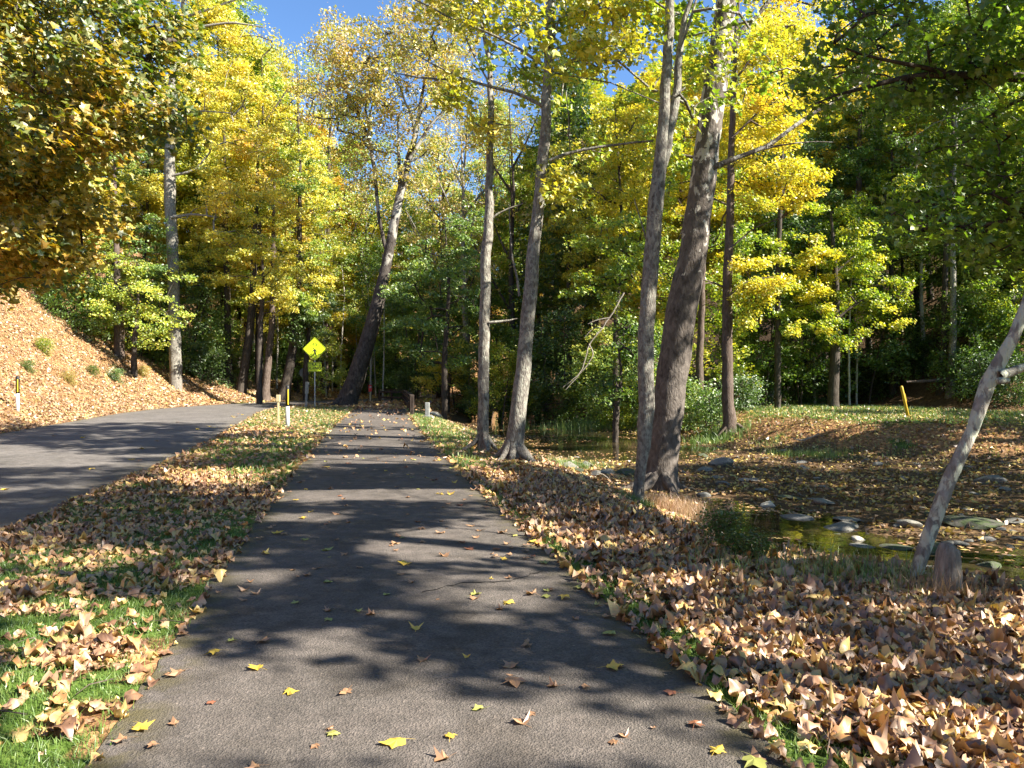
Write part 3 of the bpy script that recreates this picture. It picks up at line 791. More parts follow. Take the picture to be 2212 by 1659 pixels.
A = np.concatenate([envelope(rg, 7.6, 13.5, lambda u: 3.4 * (1 - .5 * u), 44, 5, .7, b[0] + .3, b[1] + .4),
                    sprays(cloud([(1390, 0), (1520, 0), (1500, 70), (1420, 50)], d + 1, d + 2.5, 8, rg), 4, .35, rg)])
traced('grey_tree', 'slim pale trunk splitting into two stems right against the big sycamore', 'tree', 203, b, [T3], X, A, 'yellowgreen', 'grey', 22, .13, .32, 'maple')
# --- the big sycamore
b = at(1425, 1062); d = b[1] + .15
T4 = pxline([(1424, 1062, 82), (1427, 1030, 72), (1432, 985, 67), (1438, 930, 65), (1446, 860, 64), (1455, 780, 66), (1470, 690, 65), (1484, 610, 66), (1492, 570, 60), (1500, 510, 58), (1510, 450, 56), (1520, 380, 55), (1530, 300, 52), (1542, 200, 50), (1553, 120, 48), (1566, 30, 44), (1580, -80, 38), (1590, -250, 30), (1585, -450, 22), (1600, -700, 8)], d)
X = [pxline([(1540, 362, 15), (1565, 350, 13), (1590, 340, 11), (1652, 323, 10), (1687, 295, 10), (1756, 243, 9), (1836, 201, 7), (1895, 146, 5), (1930, 110, 3)], d - .2, 0),
     pxline([(1572, 108, 13), (1590, 86, 12), (1607, 62, 10), (1666, 0, 8), (1740, -90, 5), (1800, -180, 3)], d - .1, 0),
     pxline([(1548, 205, 6), (1580, 195, 4), (1600, 180, 2)], d - .2, 0), pxline([(1650, 322, 5), (1720, 305, 3), (1800, 308, 2)], d - .2, 0),
     pxline([(1575, -100, 20), (1480, -260, 12), (1380, -420, 5)], d + .3, 0), pxline([(1588, -200, 18), (1700, -380, 11), (1800, -520, 5)], d - .4, 0)]
A = np.concatenate([envelope(rg, 9.2, 17, lambda u: 4.8 * (1 - .5 * u), 60, 5, .9, b[0] + 1, b[1] + .6)])
traced('sycamore_tree', 'thick leaning sycamore with mottled flaking bark on the creek bank', 'tree', 204, b, [T4], X + roots(b, .30, 6, 9, 1.0), A, 'yellowgreen', 'sycamore', 22, .16, .38, 'maple', rough=.035, seg=20)
# --- leaning lichen tree on the right
b = at(1962, 1262); d = b[1]
T7 = pxline([(1962, 1262, 29), (1985, 1200, 26), (2008, 1145, 28), (2030, 1090, 28), (2052, 1030, 29), (2078, 965, 26), (2105, 905, 26), (2135, 850, 29), (2155, 812, 33), (2168, 775, 26), (2190, 720, 24), (2220, 640, 23), (2270, 520, 20), (2330, 380, 17), (2390, 200, 11), (2440, 0, 5)], d)
X = [pxline([(2158, 812, 24), (2180, 803, 17), (2212, 797, 15), (2290, 785, 12), (2400, 730, 7), (2500, 640, 3)], d - .05, 0), pxline([(2155, 822, 16), (2172, 824, 16), (2180, 822, 10)], d - .15, 0)]
A = envelope(rg, 5.0, 9, lambda u: 2.8 * (1 - .5 * u), 30, 5, .6, b[0] + 3.2, b[1])
traced('leaning_tree', 'slanting lichen-blotched trunk with a forked knot beside the weathered stump', 'tree', 205, b, [T7], X, A, 'green', 'lichen', 18, .12, .3, 'maple', rough=.05, seg=16)
# --- leaning dark sycamore by the trail end
b = at(744, 877); d = b[1]
T5 = pxline([(746, 878, 58), (752, 862, 44), (764, 830, 40), (780, 780, 37), (798, 725, 34), (810, 680, 31), (822, 630, 27), (833, 580, 23), (843, 530, 21), (852, 480, 20), (862, 430, 18), (872, 390, 17), (884, 340, 14), (897, 300, 12), (903, 260, 10), (915, 190, 6), (930, 120, 4), (935, 30, 2)], d)
X = [pxline([(866, 415, 10), (863, 370, 9), (862, 330, 6), (860, 280, 3)], d, 0), pxline([(886, 345, 11), (905, 310, 8), (930, 270, 7), (960, 240, 5), (990, 210, 3)], d - .4, 0),
     pxline([(897, 300, 8), (890, 250, 5), (870, 210, 4), (855, 160, 2)], d + .5, 0), pxline([(903, 255, 7), (925, 225, 5), (945, 190, 3), (955, 120, 2)], d, 0),
     pxline([(838, 560, 8), (818, 470, 8), (812, 390, 8), (806, 340, 9), (795, 290, 7), (776, 255, 6), (752, 205, 5), (735, 150, 4), (715, 80, 2)], d + .9, 0),
     pxline([(800, 310, 5), (790, 240, 4), (795, 180, 3), (800, 120, 2)], d + .8, 0), pxline([(776, 255, 4), (740, 250, 3), (715, 230, 2)], d + 1, 0), pxline([(880, 350, 5), (905, 345, 4), (940, 310, 2)], d - .6, 0),
     pxline([(790, 280, 4), (812, 200, 3), (825, 130, 2), (835, 60, 1.5)], d + .3, 0)]
A = np.concatenate([sprays(cloud([(640, 90), (700, 30), (800, 50), (880, -40), (1000, 20), (1020, 120), (960, 230), (880, 200), (830, 260), (770, 300), (700, 260), (650, 200)], d - 3.5, d + 3.5, 165, rg), 5, .8, rg),
                    sprays(cloud([(720, 280), (990, 200), (970, 340), (880, 430), (760, 420)], d - 2, d + 3, 40, rg), 4, .7, rg)])
traced('leaning_sycamore', 'dark leaning trunk with pale upper limbs where the trail meets the road', 'tree', 206, b, [T5], X + roots(b, .6, 5, 9, 1.0), A, 'brown', 'palesyc', 24, .165, .55, 'kite', False, .9, .0075, flat=.25, seg=14)
# --- tall tree on the left leaf bank
b = at(330, 775); dd = 52.0; b = np.array([(378 - CX) / F * dd, dd, h1((378 - CX) / F * dd, dd)])
T6 = pxline([(380, CX and HOR - (b[2] - CAMH) / dd * F, 26), (376, 640, 24), (374, 560, 24), (370, 480, 24), (367, 400, 24), (368, 320, 21), (374, 250, 18), (372, 180, 15), (385, 110, 12), (395, 40, 9), (400, -60, 6), (405, -160, 3)], dd)
X = [pxline([(370, 470, 7), (420, 462, 5), (470, 470, 3)], dd - .5, 0), pxline([(372, 380, 6), (420, 370, 5), (455, 330, 3)], dd - .5, 0), pxline([(390, 90, 8), (430, 60, 6), (500, 50, 5), (570, 60, 2)], dd - .6, 0),
     pxline([(395, 40, 7), (460, 20, 5), (540, -10, 4), (600, -20, 2)], dd, 0), pxline([(374, 250, 6), (430, 240, 4), (500, 245, 2)], dd - 1, 0)]
A = np.concatenate([sprays(cloud([(390, 130), (500, 60), (620, 240), (640, 420), (560, 560), (420, 560), (410, 400), (400, 260)], dd - 3, dd + 2.5, 72, rg), 6, .8, rg),
                    sprays(cloud([(330, -150), (520, -160), (500, 20), (400, 60)], dd - 2, dd + 2, 18, rg), 5, .8, rg)])
traced('tall_tree', 'tall grey-barked tree with bright yellow leaves on the leaf-covered bank', 'tree', 207, b, [T6], X, A, 'yellow', 'grey', 50, .15, .5, 'kite', False, .6, .006)
# --- trunk on the far creek bank with yellow leaves
b = at(1577, 932); d = b[1]
T8 = pxline([(1578, 934, 44), (1577, 915, 30), (1573, 880, 26), (1570, 800, 24), (1571, 700, 23), (1571, 600, 21), (1576, 500, 18), (1578, 400, 16), (1580, 300, 14), (1584, 180, 11), (1590, 60, 8), (1600, -80, 4)], d)
X = [pxline([(1562, 620, 5), (1540, 608, 4), (1515, 604, 2)], d - .2, 0), pxline([(1574, 540, 5), (1630, 490, 3), (1690, 470, 2)], d - .5, 0), pxline([(1580, 300, 5), (1640, 240, 4), (1710, 200, 2)], d - .4, 0),
     pxline([(1573, 640, 5), (1620, 600, 3), (1680, 600, 2)], d - .7, 0), pxline([(1584, 180, 5), (1640, 100, 3), (1700, 60, 2)], d, 0),
     ([b + np.array([.25, -.2, .3]), b + np.array([.6, -.5, -.05]), b + np.array([1.1, -.9, -.25])], [.09, .06, .02]), ([b + np.array([-.2, -.2, .2]), b + np.array([-.6, -.4, -.15])], [.08, .03])]
A = np.concatenate([sprays(cloud([(1590, 60), (1760, 10), (1800, 110), (1740, 220), (1720, 330), (1600, 300)], d - 2, d + 2.5, 50, rg), 6, .6, rg),
                    sprays(cloud([(1590, 330), (1720, 330), (1800, 380), (1720, 440), (1610, 440)], d - 2, d + 1, 26, rg), 6, .55, rg),
                    sprays(cloud([(1580, 560), (1640, 540), (1700, 620), (1660, 690), (1590, 700)], d - 1.5, d + .5, 14, rg), 6, .45, rg)])
traced('bank_tree', 'straight trunk with spreading roots and bright yellow leaves on the far creek bank', 'tree', 208, b, [T8], X + roots(b, .22, 5, 9), A, 'yellow', 'brown', 40, .125, .36, 'kite', False, .5, .005)
# --- small yellow-green maple over the grassy terrace
b = at(1800, 881); d = b[1]
T9 = pxline([(1800, 882, 26), (1800, 850, 22), (1803, 780, 21), (1806, 700, 18), (1806, 620, 13), (1800, 540, 9), (1795, 460, 5)], d)
X = [pxline([(1806, 690, 7), (1870, 640, 5), (1940, 640, 2)], d - 1, 0), pxline([(1804, 670, 7), (1740, 620, 5), (1660, 620, 2)], d - 1, 0), pxline([(1803, 590, 5), (1860, 540, 3), (1920, 540, 2)], d, 0)]
A = np.concatenate([sprays(cloud([(1600, 520), (1680, 450), (1800, 430), (1900, 500), (1975, 620), (1980, 690), (1900, 740), (1800, 750), (1690, 720), (1610, 640)], d - 3, d + 2.5, 74, rg), 6, .6, rg)])
traced('maple_tree', 'low spreading maple with sunlit yellow-green leaves on the grassy terrace', 'tree', 209, b, [T9], X, A, 'yellowgreen', 'dark', 40, .14, .4, 'kite', False, .45, .005,
       crowns=[(sprays(cloud([(1700, 480), (1900, 500), (1980, 640), (1960, 700), (1800, 740), (1640, 680)], d - 3.6, d - 1.5, 20, rg), 6, .5, rg), 'yellow', 'sunlit golden outer leaves', 34, .14, .36)])
LEAF['overhang'] = leaf_mat('leaf_overhang', [(.07, .15, .012), (.12, .24, .018), (.2, .34, .024), (.34, .44, .03), (.6, .52, .04)], nscale=.9, trans=.58)
# --- maple overhanging the creek from the right
b = np.array([10.8, 10.2, h1(10.8, 10.2)])
T = ([b - [0, 0, .4], b + [-.1, 0, 1.5], b + [-.4, 0, 4], b + [-.5, .1, 7], b + [-.3, .2, 10.5]], [.26, .2, .16, .12, .03])
dl = 9.3
X = [([b + [-.4, 0, 4.6], ray(2330, 175, 9.6), ray(2212, 170, 9.5), ray(2080, 162, 9.4), ray(1990, 160, 9.3), ray(1900, 182, 9.2), ray(1830, 195, 9.1), ray(1760, 225, 9)], [.10, .075, .06, .05, .04, .03, .02, .01]),
     ([ray(2060, 160, 9.4), ray(1960, 140, 9.2), ray(1870, 130, 9), ray(1800, 95, 8.8)], [.035, .025, .016, .008]),
     ([b + [-.4, 0, 3.6], ray(2330, 430, 9.2), ray(2212, 470, 9), ray(2100, 490, 8.8), ray(1990, 520, 8.6)], [.06, .045, .03, .02, .008]),
     ([b + [-.4, 0, 6], ray(2300, 0, 10), ray(2100, -40, 9.8), ray(1950, -30, 9.6)], [.07, .05, .03, .01])]
A = np.concatenate([sprays(cloud([(1740, 215), (1790, 90), (1840, -60), (2212, -120), (2300, 0), (2300, 210), (1990, 215), (1860, 260)], 8.2, 11, 66, rg), 5, .34, rg),
                    sprays(cloud([(1960, 520), (1930, 430), (2010, 400), (2120, 380), (2300, 360), (2300, 560), (2120, 570)], 8.0, 10.5, 36, rg), 5, .32, rg),
                    sprays(cloud([(2030, 240), (2212, 230), (2300, 370), (2120, 380), (1990, 330)], 8.6, 11, 16, rg), 5, .32, rg),
                    envelope(rg, 4.5, 11, lambda u: 4.4 * (1 - .5 * u), 44, 5, .8, b[0], b[1] - .5)])
traced('maple_tree', 'shaded green maple hanging its dark branches in over the creek', 'tree', 210, b, [T], X, A, 'overhang', 'dark', 17, .086, .27, 'maple', True, .5, .0035)
# --- maple overhanging the road from the left
b = np.array([-15.6, 11.0, h1(-15.6, 11.0)])
T = ([b - [0, 0, .4], b + [0, 0, 2], b + [.3, 0, 5], b + [.2, .1, 9], b + [.4, 0, 13]], [.34, .27, .22, .15, .03])
X = [([b + [.3, 0, 4.4], ray(-180, 430, 11.6), ray(0, 470, 11.4), ray(90, 540, 11.2), ray(180, 560, 11)], [.10, .06, .04, .025, .008]),
     ([b + [.3, 0, 5.4], ray(-150, 200, 11.6), ray(60, 190, 11.2), ray(200, 220, 10.8), ray(330, 230, 10.5)], [.12, .08, .05, .03, .01]),
     ([b + [.3, .1, 7], ray(-150, -60, 12), ray(80, -40, 11.4), ray(250, 60, 11), ray(380, 90, 10.6)], [.12, .08, .05, .03, .01])]
A1 = np.concatenate([sprays(cloud([(-60, -80), (200, -90), (370, -40), (405, 90), (415, 190), (390, 250), (320, 300), (180, 330), (0, 340), (-80, 300)], 9.3, 13, 128, rg), 5, .40, rg),
                     envelope(rg, 6, 13, lambda u: 4.6 * (1 - .5 * u), 40, 5, .9, b[0], b[1])])
A2 = sprays(cloud([(-60, 300), (130, 330), (225, 400), (240, 480), (150, 560), (60, 590), (-60, 600)], 9.8, 12.5, 62, rg), 5, .36, rg)
LEAF['maplemix'] = leaf_mat('leaf_maple_mixed', [(.045, .10, .01), (.085, .16, .012), (.19, .22, .016), (.50, .37, .025), (.66, .36, .025)], nscale=.9, trans=.58)
traced('maple_tree', 'big maple hanging turning green and gold leaves over the road', 'tree', 211, b, [T], X, np.concatenate([A1, A2[::2]]), 'maplemix', 'dark', 25, .095, .28, 'maple', True, .5, .004,
       crowns=[(A2, 'gold', 'golden lower leaves', 32, .095, .28)])
# --- trees added out of view on the right to shade the trail and creek
for k, (x, y, hh, r, nm) in enumerate([(8.8, 3.6, 18, 4.8, 'a'), (11, .2, 17, 4.8, 'b'), (14.5, 15.5, 15, 4.4, 'c'), (18.5, 21, 15, 4.6, 'd'), (7.5, -6, 13, 4, 'e'), (21.5, 14, 13, 4.8, 'f'), (24, 22, 13, 5, 'g'), (29, 30, 11, 4.6, 'h'), (13.5, 8.5, 17, 4.4, 'j')]):
    b = np.array([x, y, h1(x, y)]); r_ = np.random.default_rng(300 + k)
    T = ([b - [0, 0, .4], b + [.1, 0, hh * .4], b + [0, .1, hh * .95]], [.22, .16, .03])
    A = envelope(r_, 4.2 if k != 4 else 5, hh, lambda u: r * (1 - .55 * u * u), 112 if nm in 'abj' else 90, 5, .8, x, y)
    traced('maple_tree', 'green maple added out of view right of the trail for its shade', 'tree', 301 + k, b, [T], [], A, 'green', 'dark', 34, .15, .5, 'kite', True, .5, .005, group='maples added to shade the trail from the right')

# --- other traced dark trunks in the woods
def trunk_tree(label, seed, base, pts, leaf, bark, env, n=44, group=None, size=.18, name='woodland_tree', cx=0):
    d = base[1]; r_ = np.random.default_rng(seed)
    T = pxline(pts, d); top = T[0][-1]
    A = envelope(r_, env[0], env[1], lambda u: env[2] * (math.sin(math.pi * min(1, .2 + .75 * u)) ** .6), n, 6, .85, top[0] + cx, d)
    traced(name, label, 'tree', seed, base, [T], [], A, leaf, bark, 48, size * .8, .45, 'kite', False, .5, .006, seg=9, group=group)
def tb(px, py): return at(px, py)
b = tb(495, 828); trunk_tree('dark double-looking trunk at the foot of the leaf bank beside the road bend', 401, b, [(496, 832, 20), (494, 780, 15), (492, 700, 14), (490, 600, 13), (488, 480, 10), (486, 340, 7), (484, 200, 3)], 'yellow', 'dark', (9, 21, 4.2))
b = tb(522, 848); trunk_tree('dark trunk leaning right at the far edge of the road bend', 402, b, [(521, 850, 24), (527, 800, 19), (538, 730, 18), (546, 650, 16), (550, 540, 12), (556, 400, 8), (560, 260, 3)], 'gold', 'dark', (8, 20, 4.0))
b = tb(572, 866); trunk_tree('brown trunk with two stems just past the road bend', 403, b, [(572, 868, 24), (574, 830, 17), (580, 770, 15), (588, 700, 14), (590, 600, 11), (592, 450, 7), (595, 300, 3)], 'yellowgreen', 'brown', (7, 19, 4.0))
b = tb(612, 864); trunk_tree('dark trunk leaning towards the yellow crossing sign', 404, b, [(610, 866, 34), (616, 840, 24), (626, 790, 20), (635, 740, 19), (640, 690, 18), (645, 600, 14), (648, 450, 9), (650, 300, 3)], 'yellow', 'dark', (7.5, 20, 3.8))
b = np.array([(256 - CX) / F * 50, 50, h1((256 - CX) / F * 50, 50)])
yb = HOR - (b[2] - CAMH) / 50 * F
trunk_tree('broken-looking brown trunk at the top edge of the leaf bank', 405, b, [(258, yb, 24), (257, yb - 60, 20), (254, yb - 150, 14), (250, yb - 300, 10), (246, yb - 500, 5)], 'green', 'brown', (b[2] + 4, b[2] + 15, 3.6))
for lab, seed, px, base_y, w, lean, lf, e, bk in [
    ('dark slim trunk across the creek between the two grey trail trees', 411, 1062, 850, 11, -6, 'green', (6, 17, 4), 'dark'),
    ('thick dark trunk in the shade on the far side of the creek pool', 412, 1266, 868, 26, 4, 'green', (7, 20, 4.4), 'dark'),
    ('curved dark trunk behind the taller grey trail tree', 413, 1190, 858, 14, -22, 'yellowgreen', (6, 17, 4), 'dark'),
    ('grey trunk by the right-hand log at the foot of the dark slope', 414, 2054, 858, 16, 6, 'dark', (9, 22, 4), 'grey'),
    ('dark trunk standing close beside the grey one at the slope foot', 415, 2030, 850, 15, 20, 'yellowgreen', (9, 23, 4), 'dark'),
    ('brown forked-looking trunk rising behind the sunlit yellow maple', 416, 1826, 862, 24, 24, 'gold', (12, 24, 4), 'brown'),
    ('thin pale trunk among the dark woods right of the terrace', 417, 2000, 800, 9, -16, 'green', (9, 20, 3.4), 'pale'),
    ('dark trunk just behind the big sycamore on the creek bank', 418, 1512, 900, 18, 4, 'yellowgreen', (6, 19, 4), 'brown'),
    ('dark trunk deep in the woods left of the maple terrace', 419, 1690, 862, 12, 3, 'dark', (8, 20, 4), 'dark'),
    ('dark trunk in the woods straight behind the yellow post', 420, 1930, 852, 12, -5, 'green', (9, 21, 4), 'dark'),
]:
    b = tb(px, base_y)
    top = HOR - (e[1] - 1 - CAMH) / b[1] * F; P = []
    for k in range(8):
        u = k / 7; P.append((px + lean * (2.2 * u - .6 * u * u) + 3 * math.sin(k * 1.7 + seed), base_y + 2 + (top - base_y) * u, w * (1.25 if k == 0 else 1.02 - .85 * u)))
    trunk_tree(lab, seed, b, P, lf, bk, e, 40, size=.18)

# --- leafy masses traced by eye: (label, seed, px trunk, depth, polygon, depth range, leaf, sprays, size)
def mass(label, seed, px, d, poly, dr, leaf, n, size, bark='dark', w=12, group=None, n2=26):
    x = (px - CX) / F * d; b = np.array([x, d, h1(x, d)]); r_ = np.random.default_rng(seed)
    A = sprays(cloud(poly, d - dr, d + dr, n, r_), 6, .7, r_)
    zt = A[:, 2].max() - .5; r0 = w / 2 * d / F
    T = ([b - [0, 0, .4], b + [0, 0, .3 * (zt - b[2])], np.array([x + .3, d, b[2] + .65 * (zt - b[2])]), np.array([x, d + .2, zt])], [r0 * 1.2, r0, r0 * .6, .02])
    traced('leafy_tree', label, 'tree', seed, b, [T], [], A, leaf, bark, int(n2 * 1.5), size * .82, .42, 'kite', False, .5, .006, seg=8, group=group)
mass('dense green tree drooping over the far end of the creek', 501, 960, 46, [(840, 640), (900, 500), (1040, 450), (1040, 760), (950, 800), (850, 740)], 4, 'green', 60, .17)
mass('small golden tree lit by sun at the far end of the creek', 502, 965, 54, [(905, 760), (930, 710), (1000, 700), (1015, 800), (970, 850), (915, 835)], 2, 'yellow', 24, .17)
mass('yellow tree behind the taller grey trail tree', 503, 1330, 40, [(1190, 330), (1260, 250), (1420, 225), (1430, 400), (1350, 520), (1220, 480)], 3, 'yellow', 56, .17)
mass('yellow-green tree shading the creek pool', 504, 1400, 36, [(1250, 480), (1440, 440), (1440, 850), (1360, 860), (1290, 780), (1240, 620)], 3, 'yellowgreen', 54, .16)
mass('green young tree leaning over the creek beside the sycamore', 505, 1330, 33, [(1300, 700), (1440, 680), (1450, 860), (1380, 880), (1290, 850)], 2, 'green', 26, .14)
mass('bright green leafy tree low on the left bank', 506, 290, 49, [(150, 600), (240, 540), (400, 580), (410, 700), (330, 770), (250, 720)], 2.5, 'yellowgreen', 50, .16)
mass('yellow tree hanging over the road bend', 507, 560, 52, [(430, 500), (560, 450), (640, 560), (620, 680), (560, 640), (470, 600)], 2.5, 'yellow', 40, .17)
mass('dark green tree behind the yellow crossing sign', 508, 660, 60, [(590, 640), (690, 600), (740, 660), (700, 740), (620, 740)], 3, 'dark', 34, .18)
mass('tall yellow tree left of the leaning sycamore crown', 509, 640, 66, [(540, 170), (600, 120), (700, 200), (720, 420), (640, 560), (560, 520), (530, 320)], 4, 'yellow', 70, .2)
mass('yellow tree filling the top right above the creek', 510, 1680, 40, [(1580, -60), (1800, -60), (1850, 60), (1760, 250), (1660, 330), (1590, 280)], 4, 'yellow', 60, .17)
mass('yellow-green tree on the shaded slope behind the maple', 511, 1980, 50, [(1850, 250), (2020, 240), (2212, 300), (2212, 420), (2050, 460), (1880, 430)], 3, 'yellowgreen', 50, .18)
mass('yellowish low tree at the right edge of the woods', 512, 2180, 42, [(2090, 580), (2212, 500), (2250, 640), (2180, 720), (2100, 700)], 3, 'yellowgreen', 30, .16)

# --- woodland filled with copies: px, depth, kind, scale, leaf
def wood(px, d, kind, s, leaf, label, group, bark='dark', rz=None, cat='tree', name=None):   # px, d place the trunk
    w, c = PROTO[kind]; x = (px - CX) / F * d
    rz = random.random() * 6.28 if rz is None else rz
    nm = name or {'tal': 'woodland_tree', 'bro': 'woodland_tree', 'und': 'young_tree', 'shr': 'shrub', 'air': 'sparse_tree', 'hem': 'hemlock_tree', 'pol': 'thin_tree'}[kind[:3]]
    return make_tree(nm, (x, d, h1(x, d) - .05), label, cat, w, c, BARK[bark], LEAF[leaf], group, rz, (s, s, s * random.uniform(.95, 1.08)))
COLN = {'yellow': 'yellow', 'yellowgreen': 'yellow-green', 'green': 'green', 'dark': 'dark green', 'gold': 'golden', 'brown': 'tan'}
def row(area, items):
    for px, d, kind, s, leaf in items:
        sz = {'tal': 'tall %s woodland tree', 'bro': 'broad %s woodland tree', 'und': 'young %s tree', 'air': 'thinly leaved %s tree', 'hem': 'layered %s hemlock', 'pol': 'thin pale-stemmed %s tree'}[kind[:3]] % COLN[leaf]
        wood(px, d, kind, s, leaf, sz + ' ' + area, sz + ' ' + area, 'pale' if kind[:3] == 'pol' else random.choice(['dark', 'dark', 'brown', 'grey']))
row('on top of the left leaf bank', [
    (-120, 50, 'tall0', 1, 'yellowgreen'), (-20, 56, 'tall1', 1, 'yellow'), (60, 60, 'broad0', 1.1, 'gold'), (130, 56, 'tall2', .95, 'yellowgreen'), (200, 58, 'tall0', 1, 'brown'), (250, 64, 'tall1', 1, 'yellow'),
    (300, 60, 'tall2', 1.0, 'yellow'), (440, 62, 'tall0', 1.05, 'yellow'), (480, 70, 'tall1', 1.02, 'yellowgreen'), (110, 52, 'under0', 1.0, 'yellowgreen'), (180, 51, 'under1', 1, 'yellowgreen'),
    (30, 51, 'under1', 1, 'yellowgreen'), (330, 56, 'under0', 1.1, 'green'), (400, 58, 'under1', 1.1, 'green'), (420, 64, 'broad1', 1, 'yellowgreen'), (-80, 62, 'tall2', 1, 'yellow'), (20, 70, 'tall0', 1.1, 'yellow'),
    (120, 74, 'tall1', 1, 'gold'), (230, 76, 'tall2', 1, 'yellowgreen'), (340, 74, 'tall0', 1, 'yellow')])
row('beyond the road bend', [
    (440, 64, 'tall0', 1.42, 'yellow'), (490, 70, 'tall1', 1.42, 'yellowgreen'), (545, 76, 'tall2', 1.5, 'yellow'), (600, 80, 'airy0', 1.5, 'yellow'), (760, 84, 'tall1', 1.15, 'yellowgreen'), (800, 78, 'airy0', 1.15, 'yellowgreen'), (850, 86, 'tall2', 1.2, 'yellow'), (905, 78, 'tall0', 1.12, 'yellowgreen'), (940, 90, 'airy0', 1.3, 'brown'), (700, 72, 'airy0', 1.35, 'yellowgreen'), (640, 74, 'airy0', 1.3, 'brown'), (560, 64, 'airy0', 1.25, 'yellow'), (470, 66, 'tall2', 1.3, 'yellowgreen'), (520, 70, 'tall0', 1.25, 'yellow'), (575, 74, 'tall1', 1.2, 'yellow'), (620, 70, 'tall2', 1.15, 'yellowgreen'), (680, 76, 'tall0', 1.1, 'gold'), (720, 82, 'tall2', 1.1, 'yellow'), (500, 78, 'tall0', 1.02, 'yellow'), (545, 72, 'broad0', 1.05, 'yellow'), (590, 84, 'tall2', 1.05, 'yellowgreen'), (640, 80, 'broad1', 1.2, 'yellowgreen'), (690, 78, 'broad0', 1.1, 'gold'), (725, 88, 'tall1', .85, 'yellowgreen'),
    (760, 82, 'broad0', 1.2, 'yellowgreen'), (810, 90, 'tall0', .8, 'green'), (850, 78, 'broad1', 1.1, 'yellowgreen'), (660, 95, 'tall0', 1.0, 'yellow'), (600, 100, 'tall1', 1.1, 'gold'), (560, 92, 'tall2', 1.1, 'yellow'),
    (700, 105, 'tall2', .95, 'yellow'), (780, 108, 'tall1', .85, 'yellowgreen'), (860, 104, 'tall0', .85, 'gold'), (900, 88, 'tall2', .9, 'yellowgreen'), (430, 84, 'tall1', 1.0, 'gold'), (470, 60, 'under0', 1, 'green'), (700, 62, 'under1', .8, 'yellowgreen'), (640, 64, 'under0', .9, 'green'),
    (520, 110, 'tall0', 1.1, 'yellow'), (450, 115, 'tall2', 1.1, 'yellowgreen'), (610, 118, 'tall0', 1.1, 'yellow'), (930, 112, 'tall1', .9, 'yellow'), (740, 116, 'tall0', .8, 'gold'), (820, 120, 'tall2', .8, 'yellow'),
    (705, 66, 'pole0', 1, 'yellow'), (718, 72, 'pole1', 1.1, 'yellow'), (735, 70, 'pole0', .95, 'yellowgreen'), (800, 66, 'pole1', 1.1, 'green'), (812, 72, 'pole0', .9, 'yellowgreen'), (770, 76, 'pole1', 1.1, 'yellow'), (597, 64, 'pole0', 1, 'yellow'), (655, 76, 'pole0', .9, 'yellow'),
    (690, 74, 'pole1', 1.2, 'yellowgreen'), (826, 64, 'pole0', .85, 'green'), (548, 68, 'pole1', 1.2, 'yellow')])
row('across the creek', [
    (1010, 60, 'airy0', 1.15, 'brown'), (1110, 56, 'airy0', 1.12, 'brown'), (950, 70, 'airy0', 1.2, 'brown'), (1060, 70, 'tall1', 1.1, 'yellowgreen'), (900, 66, 'broad1', 1.0, 'green'), (960, 72, 'broad0', 1.2, 'green'), (1010, 64, 'broad0', 1.1, 'dark'), (1050, 74, 'tall0', .95, 'yellowgreen'), (1080, 58, 'broad1', 1.1, 'green'), (1120, 66, 'tall2', .95, 'yellowgreen'), (1000, 86, 'tall1', .95, 'yellowgreen'),
    (1160, 58, 'tall1', .85, 'yellowgreen'), (1230, 52, 'hemlock0', 1.15, 'dark'), (1180, 60, 'hemlock0', 1.1, 'green'), (1290, 56, 'tall0', 1.0, 'yellowgreen'), (1130, 50, 'under0', 1, 'green'), (1220, 47, 'under1', 1, 'dark'), (1080, 48, 'under0', .9, 'yellowgreen'),
    (1340, 50, 'tall2', 1.0, 'yellow'), (1390, 58, 'tall1', 1.05, 'green'), (1440, 48, 'tall0', 1.0, 'yellow'), (1300, 45, 'under0', 1.1, 'yellowgreen'), (1500, 46, 'tall2', 1.0, 'yellow'), (1470, 60, 'tall1', 1.0, 'yellowgreen'), (1100, 90, 'tall0', 1.1, 'gold'), (1200, 84, 'tall2', 1.1, 'yellow'),
    (1010, 104, 'tall2', 1.05, 'gold'), (1290, 80, 'tall1', 1.1, 'yellow'), (1380, 76, 'tall0', 1.1, 'green'), (1530, 40, 'under1', 1.0, 'yellowgreen'), (1560, 54, 'tall1', .95, 'yellow'), (1040, 54, 'under1', .8, 'green'), (985, 60, 'under0', .9, 'dark')])
